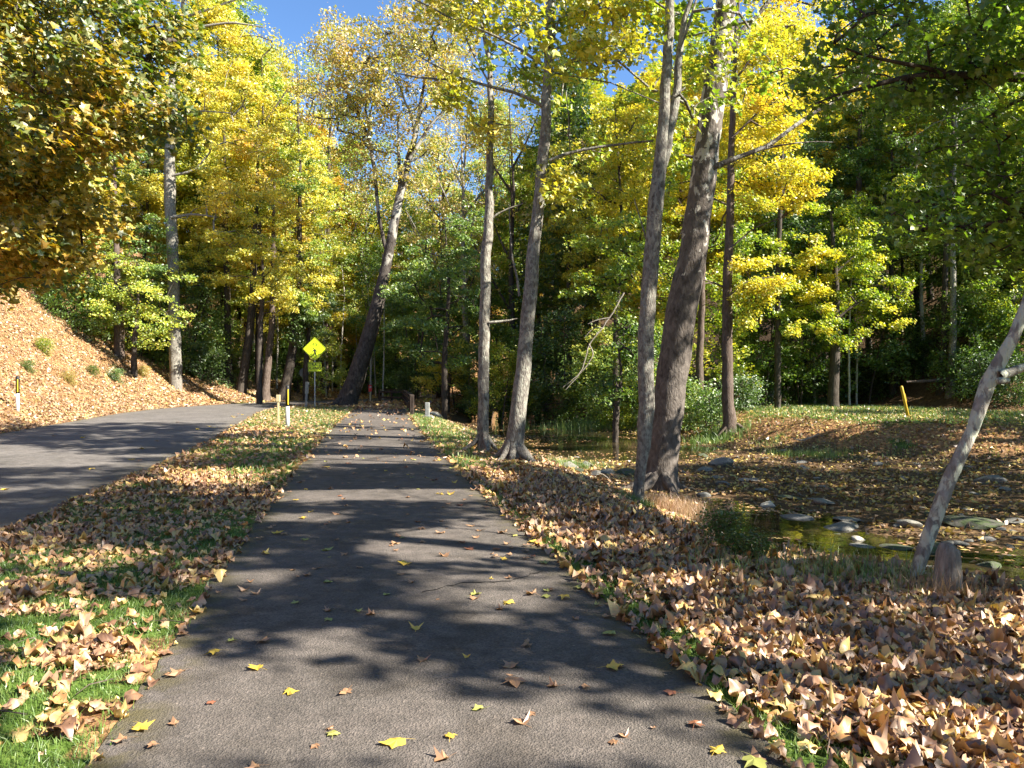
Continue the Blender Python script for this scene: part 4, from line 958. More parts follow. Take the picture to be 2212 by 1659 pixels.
row('on the dark wooded slope', [
    (1620, 52, 'tall0', 1.0, 'yellow'), (1660, 46, 'tall2', .85, 'green'), (1700, 58, 'tall1', 1.0, 'yellowgreen'), (1740, 50, 'broad0', 1.1, 'yellowgreen'), (1780, 56, 'tall0', 1.05, 'yellow'), (1830, 60, 'tall2', 1.0, 'yellowgreen'), (1880, 52, 'tall1', .95, 'green'), (1920, 58, 'broad0', 1.2, 'yellowgreen'),
    (1960, 50, 'broad1', 1.1, 'green'), (2010, 56, 'tall0', 1.0, 'yellowgreen'), (2060, 52, 'tall2', .95, 'yellowgreen'), (2110, 48, 'broad0', 1.1, 'green'), (2160, 54, 'tall1', 1.0, 'yellowgreen'), (2210, 46, 'broad1', 1.0, 'green'), (2260, 50, 'tall0', 1.0, 'green'), (2320, 44, 'tall2', 1.0, 'yellowgreen'),
    (1650, 44, 'under1', 1.1, 'green'), (1730, 45, 'under0', 1.1, 'dark'), (1870, 46, 'under1', 1.1, 'green'), (1940, 47, 'under0', 1.0, 'green'), (2180, 42, 'under1', 1.0, 'green'), (2225, 44, 'under0', 1.1, 'green'), (2090, 42, 'under0', .9, 'green'), (2150, 45, 'under1', 1, 'green'), (1580, 44, 'under0', 1.0, 'green'), (1610, 66, 'tall1', 1.1, 'yellow'),
    (1700, 70, 'tall2', 1.0, 'yellow'), (1790, 72, 'tall0', 1.0, 'yellowgreen'), (1880, 70, 'tall1', 1.0, 'yellow'), (1970, 68, 'tall2', 1.0, 'yellowgreen'), (2060, 66, 'tall0', 1.0, 'yellowgreen'), (2150, 64, 'tall1', 1.0, 'green'), (2240, 62, 'tall2', 1.0, 'yellowgreen'), (1750, 84, 'tall0', 1, 'yellow'),
    (1850, 86, 'tall1', 1, 'gold'), (1960, 84, 'tall0', 1, 'yellowgreen'), (2080, 82, 'tall2', 1, 'yellow'), (2200, 80, 'tall1', 1, 'yellowgreen'), (2350, 56, 'tall1', 1, 'yellowgreen'),
    (1760, 47, 'pole1', 1, 'green'), (1835, 44, 'pole1', .9, 'yellowgreen'), (1850, 45, 'pole0', .8, 'yellowgreen'), (1905, 50, 'pole0', 1, 'green'), (1640, 50, 'pole1', 1.1, 'dark')])
# low shrubs
for area, items in (('along the crest of the left leaf bank', [(130, 48, 'shrub0', 1.3, 'green'), (90, 50, 'shrub0', 1.2, 'yellowgreen'), (190, 49, 'shrub0', 1.3, 'green'), (240, 52, 'shrub1', 1.5, 'yellowgreen'), (300, 54, 'shrub0', 1.3, 'green'), (360, 55, 'shrub0', 1.2, 'green'), (420, 57, 'shrub1', 1.6, 'dark'), (455, 58, 'shrub1', 1.4, 'dark'), (480, 60, 'shrub0', .9, 'dark'), (50, 51, 'shrub0', 1.4, 'brown')]),
                    ('in the shade across the creek', [(880, 62, 'shrub0', 1, 'dark'), (1020, 58, 'shrub0', 1, 'dark'), (1110, 49, 'shrub0', .9, 'green'), (1160, 50, 'shrub0', 1, 'green'), (1240, 46, 'shrub0', 1, 'green'), (1330, 42, 'shrub0', 1, 'yellowgreen'), (1420, 40, 'shrub1', 1.2, 'green'), (1500, 36, 'shrub0', .9, 'green'), (1540, 34, 'shrub1', 1.1, 'green'), (1605, 37, 'shrub1', 1.1, 'dark')]),
                    ('on the open face of the leaf bank', [(60, 36, 'shrub1', .35, 'green'), (150, 40, 'shrub1', .4, 'brown'), (95, 41, 'shrub1', .5, 'yellowgreen'), (250, 46, 'shrub1', .5, 'green'), (310, 50, 'shrub1', .45, 'brown'), (20, 44, 'shrub1', .5, 'brown'), (200, 44, 'shrub1', .35, 'green')]),
                    ('beyond the road bend', [(540, 66, 'shrub0', 1.2, 'dark'), (580, 72, 'shrub0', 1.3, 'green'), (620, 74, 'shrub0', 1.5, 'dark'), (670, 78, 'shrub0', 1.6, 'dark'), (700, 82, 'shrub0', 1.6, 'green'), (740, 80, 'shrub0', 1.6, 'dark'), (780, 84, 'shrub0', 1.7, 'dark'), (820, 80, 'shrub0', 1.7, 'green'), (860, 74, 'shrub0', 1.5, 'dark'), (640, 86, 'shrub0', 1.8, 'yellowgreen'), (560, 84, 'shrub0', 1.8, 'yellowgreen'), (760, 92, 'shrub0', 2.0, 'dark'), (840, 94, 'shrub0', 2.0, 'dark'), (900, 84, 'shrub0', 1.8, 'dark')]),
                    ('at the back edge of the grassy terrace', [(1650, 45, 'shrub0', .9, 'dark'), (1710, 47, 'shrub0', 1, 'green'), (1760, 48, 'shrub1', 1.2, 'dark'), (1860, 48, 'shrub0', 1, 'dark'), (1900, 47, 'shrub1', 1.1, 'dark'), (1985, 46, 'shrub0', 1, 'dark'), (2120, 44, 'shrub1', 1, 'dark'), (2080, 41, 'shrub0', 1, 'green'), (2130, 39, 'shrub0', 1, 'dark'), (2170, 41, 'shrub0', 1.2, 'green'), (2200, 38, 'shrub0', 1, 'dark'), (2240, 40, 'shrub0', 1.2, 'dark'), (2100, 46, 'shrub0', 1.4, 'dark'), (2160, 47, 'shrub0', 1.4, 'dark'), (2210, 45, 'shrub0', 1.4, 'green')])):
    for px, d, kind, s, leaf in items:
        l = ('bushy ' if kind == 'shrub0' else 'low ') + COLN[leaf] + ' shrub ' + area
        wood(px, d, kind, s, leaf, l, l, 'dark', cat='shrub')
e = wood(0, 0, 'shrub1', .27, 'dark', 'dark weedy clump at the pool edge below the trail', None, 'dark', cat='shrub'); p = at(1610, 1215); e.location = p; e.scale = (.27, .27, .16)
e = wood(0, 0, 'shrub1', .24, 'dark', 'small dark weed tuft beside the larger clump at the pool edge', None, 'dark', cat='shrub'); p = at(1560, 1190); e.location = p
# ------------------------------------------------------------------ signs, posts, fence
def sign():
    p = at(680, 880); d = p[1]; k = d / F
    e = empty('trail_crossing_sign', p, 'yellow-green diamond sign with bicycle and walker above a trail crossing plate', 'road sign')
    e.rotation_euler = (0, 0, math.atan2(-p[0], d) * .6)
    zc = CAMH + (HOR - 754) * k - p[2]; zp = CAMH + (HOR - 792.5) * k - p[2]
    m = MB(); m.box((0, .03, (zc + .5) / 2 - .2), (.06, .035, zc + .9)); m.build('post', M_STEEL, e)
    h = 25.4 * k
    def rdia(r, c):
        out = []
        for (x, z) in ((0, r), (r, 0), (0, -r), (-r, 0)):
            a = math.atan2(z, x)
            for s in (1, -1):
                t = a + s * c / r; q = r * (1 - .6 * c / r)
                out.append((q * math.cos(a) - s * c * math.sin(a) * .7, q * math.sin(a) + s * c * math.cos(a) * .7))
        return [(x, z + zc) for x, z in out]
    m = MB(); m.prism(rdia(h, .04), 0, .006); pan = m.build('diamond_panel', M_LIME, e)
    def ringpoly(pa, pb, y, name, par, mat):
        n = len(pa); V = [(x, y, z) for x, z in pa + pb] + [(x, y + .004, z) for x, z in pa + pb]
        Fs = []
        for i in range(n):
            j = (i + 1) % n; Fs += [(i, j, n + j, n + i)]
        mm = MB(); mm.add(V, Fs + [(2 * n + i, 2 * n + n + i, 2 * n + n + (i + 1) % n, 2 * n + (i + 1) % n) for i in range(n)]); return mm.build(name, mat, par)
    ringpoly(rdia(h * .965, .04), rdia(h * .925, .04), -.005, 'border', pan, M_BLACK)
    U = .0485 * h / .489    # sign unit: photo crop px -> metres
    def C(x, y): return ((x - 1037) / 480 * h, zc - (y - 615) / 480 * h)
    m = MB()
    def stroke(a, b, w0, w1=None):
        w1 = w1 or w0
        (x0, z0), (x1, z1) = C(*a), C(*b); L = math.hypot(x1 - x0, z1 - z0); nx_, nz_ = -(z1 - z0) / L, (x1 - x0) / L
        w0 *= h / 960; w1 *= h / 960
        m.prism([(x0 + nx_ * w0, z0 + nz_ * w0), (x1 + nx_ * w1, z1 + nz_ * w1), (x1 - nx_ * w1, z1 - nz_ * w1), (x0 - nx_ * w0, z0 - nz_ * w0)], -.006, -.001)
    for cx in (927, 1158):      # wheels
        for q in range(20):
            a0, a1 = q * math.pi / 10, (q + 1) * math.pi / 10
            stroke((cx + 62 * math.cos(a0), 460 + 62 * math.sin(a0)), (cx + 62 * math.cos(a1), 460 + 62 * math.sin(a1)), 11)
    for a, b in (((927, 460), (975, 385)), ((975, 385), (1090, 385)), ((975, 385), (1050, 465)), ((1050, 465), (1100, 370)), ((1050, 465), (1158, 460)), ((1090, 385), (1158, 460)), ((975, 385), (985, 335)), ((985, 335), (1010, 335)), ((1078, 358), (1118, 358))):
        stroke(a, b, 9)
    m.build('bicycle_symbol', M_BLACK, pan)
    m = MB()
    cx, cz = C(990, 582); r = 25 / 480 * h
    m.prism([(cx + r * math.cos(t * math.pi / 8), cz + r * math.sin(t * math.pi / 8)) for t in range(16)], -.006, -.001)
    m.prism([C(*q) for q in [(1018, 615), (1050, 615), (1105, 665), (1118, 745), (1100, 745), (1085, 685), (1072, 675), (1072, 740), (1118, 905), (1118, 920), (1092, 920), (1040, 790), (1030, 775), (1020, 790), (985, 912), (955, 912), (990, 800), (1015, 735), (1005, 700), (985, 705), (910, 735), (900, 722), (968, 685), (985, 645)]], -.0055, -.0005)
    m.build('walker_symbol', M_BLACK, pan)
    w2, h2 = 28.4 * k / 2, 20.6 * k / 2
    def rrect(w, hh, c): return [(x, z + zp) for x, z in [(-w + c, hh), (w - c, hh), (w, hh - c), (w, -hh + c), (w - c, -hh), (-w + c, -hh), (-w, -hh + c), (-w, hh - c)]]
    m = MB(); m.prism(rrect(w2, h2, .03), 0, .006); pl = m.build('trail_plate', M_LIME, e)
    ringpoly(rrect(w2 * .955, h2 * .945, .03), rrect(w2 * .91, h2 * .885, .03), -.005, 'border', pl, M_BLACK)
    for txt, dz in (('TRAIL', .235), ('X-ING', -.62)):
        cu = bpy.data.curves.new('lettering', 'FONT'); cu.body = txt; cu.size = h2 * .86; cu.align_x = 'CENTER'; cu.extrude = .002; cu.offset = .004; cu.space_character = 1.12
        t = bpy.data.objects.new('lettering', cu); COL.objects.link(t)
        bpy.context.view_layer.update()
        me = bpy.data.meshes.new_from_object(t.evaluated_get(bpy.context.evaluated_depsgraph_get()))
        bpy.data.objects.remove(t); me.materials.clear(); me.materials.append(M_BLACK)
        o = link('lettering', me, pl); o.rotation_euler = (math.pi / 2, 0, 0); o.location = (0, -.004, zp + h2 * dz * .92)
sign()

def marker(name, label, px, py, top, w, d=None, kind='band'):
    p = at(px, py) if d is None else np.array([(px - CX) / F * d, d, h1((px - CX) / F * d, d)])
    k = p[1] / F; hgt = (py - top) * k; r = w / 2 * k
    e = empty(name, p, label, 'marker post')
    m = MB(); m.tube([(0, 0, -.3), (0, 0, hgt * .5)], [r, r], 14); m.build('lower_post', M_WHITE, e, True)
    m = MB(); z0 = hgt * .5
    m.tube([(0, 0, z0 + .002), (0, 0, hgt - r * .8), (0, 0, hgt - r * .25), (0, 0, hgt)], [r * 1.03, r * 1.03, r * .8, r * .25], 14); m.build('upper_post', M_BLACK, e, True)
    m = MB(); m.box((r * .62, -r * .92, hgt * .72), (r * .42, .012, hgt * .36), [(math.cos(.5), -math.sin(.5), 0), (math.sin(.5), math.cos(.5), 0), (0, 0, 1)]); m.build('reflective_strip', M_STRIPE, e)
    return e
marker('marker_post', 'round marker post with black top, yellow strip and white bottom on the grass verge', 621, 923, 832, 8.5)
marker('marker_post', 'black and white marker post standing at the foot of the leaf bank', 38, 888, 812, 7.5)
def stake(label, px, py, top, w, headw, headh, mat, lean=0):
    p = at(px, py); k = p[1] / F; e = empty('stake', p, label, 'stake'); hgt = (py - top) * k; r = w / 2 * k
    e.rotation_euler = (0, lean, 0)
    m = MB(); m.box((0, 0, (hgt - headh * k - .2) / 2), (2 * r, 2 * r, hgt - headh * k + .2)); m.build('shaft', mat, e, bevel=.004)
    m = MB(); m.box((0, 0, hgt - headh * k / 2), (headw * k, headw * k * .7, headh * k)); m.build('head', mat, e, bevel=.01)
stake('thin tan wooden stake with a square head left of the marker post', 601, 918, 853, 3.6, 8, 15, M_STAKE)
stake('grey wooden stake leaning beside the yellow crossing sign', 661, 881, 825, 4.6, 7, 26, M_CONC, .05)
p = at(1962, 901)
e = empty('yellow_pole', p, 'yellow plastic pole leaning left on the far creek bank', 'pole'); k = p[1] / F
e.rotation_euler = (0, math.atan2(-15, 67), 0); L = 69 * k
m = MB(); m.tube([(0, 0, -.3), (0, 0, L - .08), (0, 0, L - .02), (0, 0, L)], [.058, .058, .048, .018], 14); m.build('pole', M_YELLOW, e, True)
m = MB(); m.box((.06, -.01, L * .62), (.03, .05, L * .25)); m.build('bracket', M_YELLOW, e)

def fence():
    b0 = at(890, 898); k = b0[1] / F
    e = empty('wooden_fence', b0, 'dark weathered post and rail fence along the trail end', 'fence')
    top = (898 - 855) * k
    c = np.array([(872 - CX) / F * 55, 55]); l = np.array([(820 - CX) / F * 56, 56.0])
    a = b0[:2]
    pts = [a, a + (c - a) / 3, a + (c - a) * 2 / 3, c, (c + l) / 2, l]
    loc = [np.array([q[0] - b0[0], q[1] - b0[1], h1(q[0], q[1]) - b0[2]]) for q in pts]
    for i, q in enumerate(loc):
        m = MB(); s = .17 if i == 0 else .15
        m.box((q[0], q[1], q[2] + top / 2 - .2), (s, s, top + .4)); m.build('post', M_FENCE, e, bevel=.012)
    for zt, hh, nm in ((top + .02, .05, 'cap_rail'), (top - .12, .15, 'rail'), (top * .42, .14, 'rail')):
        for q0, q1 in zip(loc[:-1], loc[1:]):
            dv = q1 - q0; L = np.linalg.norm(dv[:2]); an = math.atan2(dv[1], dv[0]); mid = (q0 + q1) / 2
            R_ = [(math.cos(an), -math.sin(an), 0), (math.sin(an), math.cos(an), 0), (0, 0, 1)]
            nrm = np.array([-math.sin(an), math.cos(an), 0]) * (.1 if nm == 'rail' else 0)
            m = MB(); m.box(mid + nrm + np.array([0, 0, zt]), (L + (.02 if nm == 'rail' else .16), .05 if nm == 'rail' else .2, hh), R_); m.build(nm, M_FENCE, e, bevel=.006)
    q0 = loc[0]; m = MB()     # angled brace on the near post
    m.box(q0 + np.array([-.13, .25, top * .55]), (.06, .5, .5), [(1, 0, 0), (0, .92, -.38), (0, .38, .92)]); m.build('brace', M_FENCE, e, bevel=.006)
fence()
p = at(923, 903); k = p[1] / F
e = empty('concrete_post', p, 'short pale concrete post in the grass right of the wooden fence', 'post')
m = MB(); m.box((0, 0, .22), (.2, .2, .9)); m.build('shaft', M_CONC, e, bevel=.03)
m = MB(); m.box((.03, -.03, .03), (.4, .36, .16)); m.build('footing', M_CONC, e, bevel=.03)
p = at(800, 868); k = p[1] / F
e = empty('red_marker', p, 'small red marker on a thin stake at the end of the trail', 'marker')
m = MB(); m.box((0, 0, .3), (.07, .07, 1.1)); m.build('stake', M_STAKE, e)
m = MB(); m.box((0, -.05, 1.02), (.24, .03, .5)); m.build('red_board', M_RED, e, bevel=.01)
m = MB(); m.prism([(.02 + .085 * math.cos(t * .5236), 1.1 + .07 * math.sin(t * .5236)) for t in range(12)], -.075, -.066); m.build('pale_patch', M_WHITE, e)
x = (657 - CX) / F * 60.5; p = np.array([x, 60.5, h1(x, 60.5)])
e = empty('road_sign', p, 'grey back of an octagonal road sign facing away beyond the road bend', 'road sign'); k = 60.5 / F
zc = CAMH + (HOR - 805) * k - p[2]
m = MB(); m.prism([(.40 * math.cos(math.pi / 8 + i * math.pi / 4), zc + .40 * math.sin(math.pi / 8 + i * math.pi / 4)) for i in range(8)], 0, .006); m.build('octagon_panel', M_SIGNBACK, e)
m = MB(); m.box((0, -.03, (zc + .3) / 2 - .2), (.06, .04, zc + .7)); m.build('post', M_STEEL, e)

# ------------------------------------------------------------------ stones, stump, dead wood
def rock_mesh(seed, flat):
    import bmesh
    bm = bmesh.new(); bmesh.ops.create_icosphere(bm, subdivisions=3, radius=1)
    r_ = np.random.default_rng(seed); cuts = r_.normal(size=(9, 3)); cuts /= np.linalg.norm(cuts, axis=1)[:, None]; lim = r_.uniform(.55, .85, 9)
    V = np.array([v.co[:] for v in bm.verts])
    for c, l in zip(cuts, lim):
        dd = V @ c; V = V - np.clip(dd - l, 0, None)[:, None] * c * .92
    V *= 1 + .05 * (fbm(V[:, 0] * 3 + seed, V[:, 1] * 3 + V[:, 2] * 2, seed) - .5)[:, None]
    for v, q in zip(bm.verts, V): v.co = Vector((q[0], q[1] * .8, q[2] * flat))
    me = bpy.data.meshes.new('stone'); bm.to_mesh(me); bm.free(); me.materials.append(M_STONE); return me
ROCKS = [rock_mesh(10 + k, [.22, .3, .45, .16, .55, .25][k]) for k in range(6)]
def rock(p, s, k, label, group=None, mat=None, rz=None):
    o = link('stone', ROCKS[k]); o.location = (p[0], p[1], p[2] + s * .09); o.scale = (s, s, s)
    o.rotation_euler = (random.uniform(-.15, .15), random.uniform(-.15, .15), random.random() * 6.28 if rz is None else rz)
    tag(o, label, 'stone', group)
    if mat: o.material_slots[0].link = 'OBJECT'; o.material_slots[0].material = mat
    return o
for px, py, s, k, lab, mt in [
    (1559, 1007, .62, 2, 'largest angular grey stone in the sunlit strip of creek bed', None), (1524, 1018, .42, 0, 'flat tilted slab just left of the largest creek stone', None),
    (1230, 1011, .36, 4, 'rounded boulder at the pool edge nearest the flared-root tree', None), (1270, 1008, .34, 4, 'rounded boulder standing in the second place along the pool edge', None), (1288, 1027, .28, 2, 'smaller stone in front of the pool-edge boulders', None),
    (1313, 1026, .33, 4, 'pale-topped boulder at the pool edge near the slim twin tree', M_STONE), (1352, 1025, .38, 2, 'dark mossy boulder touching the slim twin tree in view', M_MOSS), (1250, 1020, .3, 1, 'low dark slab between the pool-edge boulders', M_MOSS),
    (2104, 1136, .8, 3, 'big flat mossy slab behind the leaning lichen tree', M_MOSS), (2031, 1210, .42, 1, 'mossy flat stone right behind the weathered stump', M_MOSS), (1937, 1203, .42, 3, 'mossy flat stone left of the leaning lichen tree at the pool', M_MOSS),
    (2135, 1245, .26, 4, 'rounded dark stone right of the weathered stump', M_MOSS), (2079, 1178, .3, 3, 'pale flat stone above the weathered stump', None), (1853, 1174, .22, 2, 'pale sunlit stone at the edge of the near pool', M_PALE),
    (1821, 1142, .5, 3, 'broad flat slab in the leafy creek bed above the near pool', None), (1835, 1126, .42, 3, 'flat grey slab behind the broad slab in the creek bed', None), (1961, 1136, .42, 1, 'flat grey stone just left of the leaning trunk in the creek bed', None),
    (1719, 1123, .5, 3, 'low wide slab lying in the wet creek bed', None), (1781, 1089, .36, 1, 'thick grey slab in the middle of the leafy creek bed', None), (1696, 1078, .46, 3, 'long flat slab half under leaves mid-creek', M_MOSS), (1661, 1093, .2, 4, 'pair of small round stones in the wet creek bed', M_PALE),
    (1520, 1073, .24, 2, 'squat stone near the reddish grass below the sycamore', None), (1547, 1033, .26, 0, 'light flat stone below the largest creek stone', None), (1615, 1040, .34, 3, 'light slab right of the largest creek stone', None),
    (938, 898, .55, 2, 'pale broken rock beside the short concrete post', M_PALE), (957, 902, .34, 0, 'small pale rock right of the concrete post', M_PALE), (2140, 1045, .5, 2, 'grey stone at the foot of the far bank right of the trunk', None)]:
    p = at(px, py); p[2] = max(p[2], WATER_Z - .03) ; rock(p, s * (.85 if py < 1120 else .75), k, lab, None, mt)
r_ = np.random.default_rng(77); n = 0
while n < 190:
    y = 9.5 + 28 * r_.random() ** 1.5; x = r_.uniform(1, .7 * y + 1)
    dn, df = float(sdist(np.array([x]), np.array([y]), NEAR)[0]), float(-sdist(np.array([x]), np.array([y]), FAR)[0])
    if dn > .3 or df > .6: continue
    z = h1(x, y); s = float(np.clip(r_.lognormal(-2.15, .45), .05, .3)); k = int(r_.choice([0, 1, 3, 3, 5, 5, 2]))
    if z < WATER_Z - .05: 
        if r_.random() < .75: continue
        z = WATER_Z - .04
    rock((x, y, z), s, k, 'flat grey stone lying among leaves in the creek bed', 'flat stones scattered in the creek bed', M_MOSS if r_.random() < .2 else None); n += 1

p = at(2046, 1292); k = p[1] / F
def stump():
    e = empty('stump', p, 'weathered grey wooden stump standing in leaves beside the leaning trunk', 'stump')
    rng = np.random.default_rng(5)
    P = [(0, 0, -.15), (0, 0, .02), (.01, 0, .16), (.02, .01, .3), (.03, .01, .37), (.04, .01, .40)]; R = [.125, .112, .098, .086, .07, .02]
    V, Q = tube_np(np.array(P), np.array(R), 16, rng, .04)
    V[:, 2] += np.where(V[:, 2] > .2, (V[:, 0] * -.25), 0)
    o = link('wood', mesh_np('wood', V, Q, 4, [bark_mat('stump_wood', (.10, .085, .07), (.22, .19, .155), (.36, .32, .26), None, (16, 16, 2), .9)], True), e)
stump()
def stick(name, label, cat, lines, mat='dead', seed=1, base=None):
    rng = np.random.default_rng(seed); Vs, Qs, off = [], [], 0; b0 = np.array(lines[0][0][0])
    for P, R in lines:
        Q_, r = fatten(P, R, .15, rng, .012); V, Q = tube_np(Q_ - b0, r, 7, rng, .05); Vs.append(V); Qs.append(Q + off); off += len(V)
    o = link(name, mesh_np(name, np.concatenate(Vs), np.concatenate(Qs), 4, [BARK[mat]], True)); o.location = b0; return tag(o, label, cat)
d = 32.0
stick('dead_branch', 'bare pale dead branch hanging down over the creek pool', 'branch', [pxline([(1348, 632, 3.4), (1330, 665, 3.4), (1317, 687, 3.2), (1290, 722, 3), (1272, 743, 2.8), (1262, 785, 2.4), (1255, 805, 2), (1216, 837, 1.2)], d, 0), pxline([(1272, 743, 3), (1285, 765, 2.4), (1260, 800, 2), (1222, 842, 1.3)], d - .2, 0), pxline([(1317, 687, 3), (1290, 690, 2), (1270, 700, 1.2)], d, 0), pxline([(1300, 708, 2.4), (1282, 705, 1.8), (1262, 730, 1)], d + .2, 0)])
q = at(1732, 956); d = q[1]
stick('fallen_branch', 'curved bare stick lying on the far creek bank', 'branch', [pxline([(1711, 945, 2), (1722, 951, 3), (1732, 955, 3.4), (1748, 946, 3), (1770, 937, 1.6)], d - .2, 0), pxline([(1745, 947, 2), (1742, 940, 1)], d - .2, 0)])
q = at(2054, 856); d = q[1] - .3
stick('fallen_log', 'pale fallen log propped against the grey trunk at the slope foot', 'log', [pxline([(1958, 825, 5), (1985, 824, 7), (2030, 822, 8), (2062, 817, 7)], d, 0)], 'brown')
q = at(1850, 868); d = q[1] + 1
stick('fallen_log', 'long fallen log lying at the back of the grassy terrace', 'log', [pxline([(1690, 858, 6), (1740, 862, 8), (1800, 864, 8), (1850, 862, 6)], d, 0)])
q = at(1350, 1035)
stick('fallen_branch', 'thin bent twig standing in the leaves before the pool-edge boulders', 'branch', [pxline([(1290, 1022, 1.6), (1306, 1022, 2), (1316, 1030, 2), (1320, 1040, 2)], at(1320, 1043)[1], 0)])

# ------------------------------------------------------------------ fallen leaves
def scatter(n_try, xr, yr, dens, rng):
    x = rng.uniform(*xr, n_try); y = yr[0] + (yr[1] - yr[0]) * rng.random(n_try)
    k = (np.abs(x) < .70 * y + 1.4) & (rng.random(n_try) < np.clip(dens(x, y), 0, 1))
    return x[k], y[k]
def ground_normals(x, y):
    e = .15; zx = (H(x + e, y) - H(x - e, y)) / (2 * e); zy = (H(x, y + e) - H(x, y - e)) / (2 * e)
    return np.stack([-zx, -zy, np.ones_like(zx)], 1)
def litter(name, x, y, size, tpl, leafm, rng, lift=.02, tilt=.42, curl=.5, z=None, label=None, var=.3):
    zz = H(x, y) if z is None else z
    P = np.stack([x, y, zz + lift + lift * 1.2 * rng.random(len(x))], 1)
    V, Fc, tone = leaves(P, rng, size, tpl, tilt, None if z is not None else ground_normals(x, y), curl, var)
    o = link(name, mesh_np(name, V, Fc, 3, [LEAF[leafm]], tpl[:3] == 'dry', {'tone': tone})); return tag(o, label, 'leaves', None, 'stuff')
rl = np.random.default_rng(91)
def on_left(x, y): return (-sdist(x, y, PATH) < -PW + .06) & (sdist(x, y, ROAD) < -RW + .08)
def on_right(x, y): return (-sdist(x, y, PATH) > PW - .05) & (sdist(x, y, NEAR) > -.7)
ga = lambda x, y: grass_amount(x, y)
edgein = lambda t: .18 + .82 * smooth((t - PW) / .42)
x, y = scatter(150000, (-11, 0), (2.3, 13), lambda x, y: on_left(x, y) * (1 - .9 * ga(x, y)) * (.46 + .3 * smooth((y - 4.6) / 1.6)) * edgein(np.abs(sdist(x, y, PATH))), rl)
k = y < 6.6
litter('leaf_litter', x[k], y[k], .066, 'dry2', 'litter', rl, lift=.009, tilt=.24, curl=.55, var=.4, label='brown fallen leaves covering the verge between trail and road')
litter('leaf_litter', x[~k], y[~k], .066, 'dry', 'litter', rl, lift=.009, tilt=.24, curl=.55, var=.4, label='farther stretch of brown fallen leaves covering the verge between trail and road')
x, y = scatter(60000, (-17, -2), (13, 50), lambda x, y: on_left(x, y) * (1 - .5 * ga(x, y)) * np.clip(22 / y, .25, 1), rl)
litter('leaf_litter', x, y, .10, 'kite', 'litter', rl, label='fallen leaves on the far part of the verge between trail and road')
x, y = scatter(250000, (-1.5, 9.5), (2.3, 13), lambda x, y: on_right(x, y) * (1 - .82 * ga(x, y)) * edgein(np.abs(sdist(x, y, PATH))), rl)
k = y < 6.6
litter('leaf_litter', x[k], y[k], .070, 'dry2', 'litter', rl, lift=.013, tilt=.28, curl=.6, var=.4, label='deep brown fallen leaves on the bank right of the trail')
litter('leaf_litter', x[~k], y[~k], .070, 'dry', 'litter', rl, lift=.013, tilt=.28, curl=.6, var=.4, label='farther stretch of deep brown fallen leaves on the bank right of the trail')
x, y = scatter(90000, (-8, 5), (13, 46), lambda x, y: on_right(x, y) * (1 - .72 * ga(x, y)) * np.clip(20 / y, .25, 1), rl)
litter('leaf_litter', x, y, .10, 'kite', 'litter', rl, label='fallen leaves along the far right edge of the trail')
def on_bank(x, y):
    q = sdist(x, y, ROAD); return (q > RW - .1) & (q < 17)
x, y = scatter(260000, (-42, -10), (12, 64), lambda x, y: on_bank(x, y) * np.where(sdist(x, y, ROAD) < RW + .3, .35, 1) * (.3 + .7 * smooth((fbm(x * .9, y * .9, 4) - .3) / .3)), rl)
litter('leaf_litter', x, y, .115, 'kite', 'banklitter', rl, lift=.025, tilt=.5, label='thick tan fallen leaves covering the whole left bank')
def in_creek(x, y): return (sdist(x, y, NEAR) < 0) & (-sdist(x, y, FAR) < 0)
x, y = scatter(110000, (-4, 24), (8, 44), lambda x, y: in_creek(x, y) * (.15 + .6 * vnoise(x * .7, y * .7, 14)) * np.clip(20 / y, .3, 1), rl)
z = H(x, y); dry = z > WATER_Z
litter('leaf_litter', x[dry], y[dry], .095, 'kite', 'wetlitter', rl, lift=.02, label='damp brown leaves between the stones of the creek bed')
wet = (~dry) & (vnoise(x * .9, y * .5, 24) > np.where((y > 22) & (y < 28.5), .15, .60))
litter('floating_leaves', x[wet], y[wet], .10, 'kite', 'litter', rl, lift=.008, tilt=.05, curl=.1, z=np.full(wet.sum(), WATER_Z), label='yellow and tan leaves floating on the creek pools')
x, y = scatter(80000, (4, 32), (14, 50), lambda x, y: (-sdist(x, y, FAR) > -.2) * (-sdist(x, y, FAR) < 16) * (.9 - .5 * ga(x, y)) * np.clip(24 / y, .3, 1), rl)
litter('leaf_litter', x, y, .11, 'kite', 'wetlitter', rl, lift=.02, label='brown leaves scattered over the far creek bank and terrace')
x, y = scatter(9000, (-24, -4), (44, 80), lambda x, y: (np.abs(sdist(x, y, ROAD)) > RW - .2) * 1.0, rl)
litter('leaf_litter', x, y, .2, 'kite', 'litter', rl, lift=.03, label='leaves under the trees around the road bend and trail end')
x, y = scatter(5000, (-13, -5), (40, 58), lambda x, y: (np.abs(sdist(x, y, PATH)) < PW) * (np.abs(sdist(x, y, ROAD)) > RW) * smooth((y - 40) / 3), rl)
litter('leaf_litter', x, y, .15, 'kite', 'litter', rl, z=np.full(len(x), .022), label='leaves covering the far end of the paved trail')

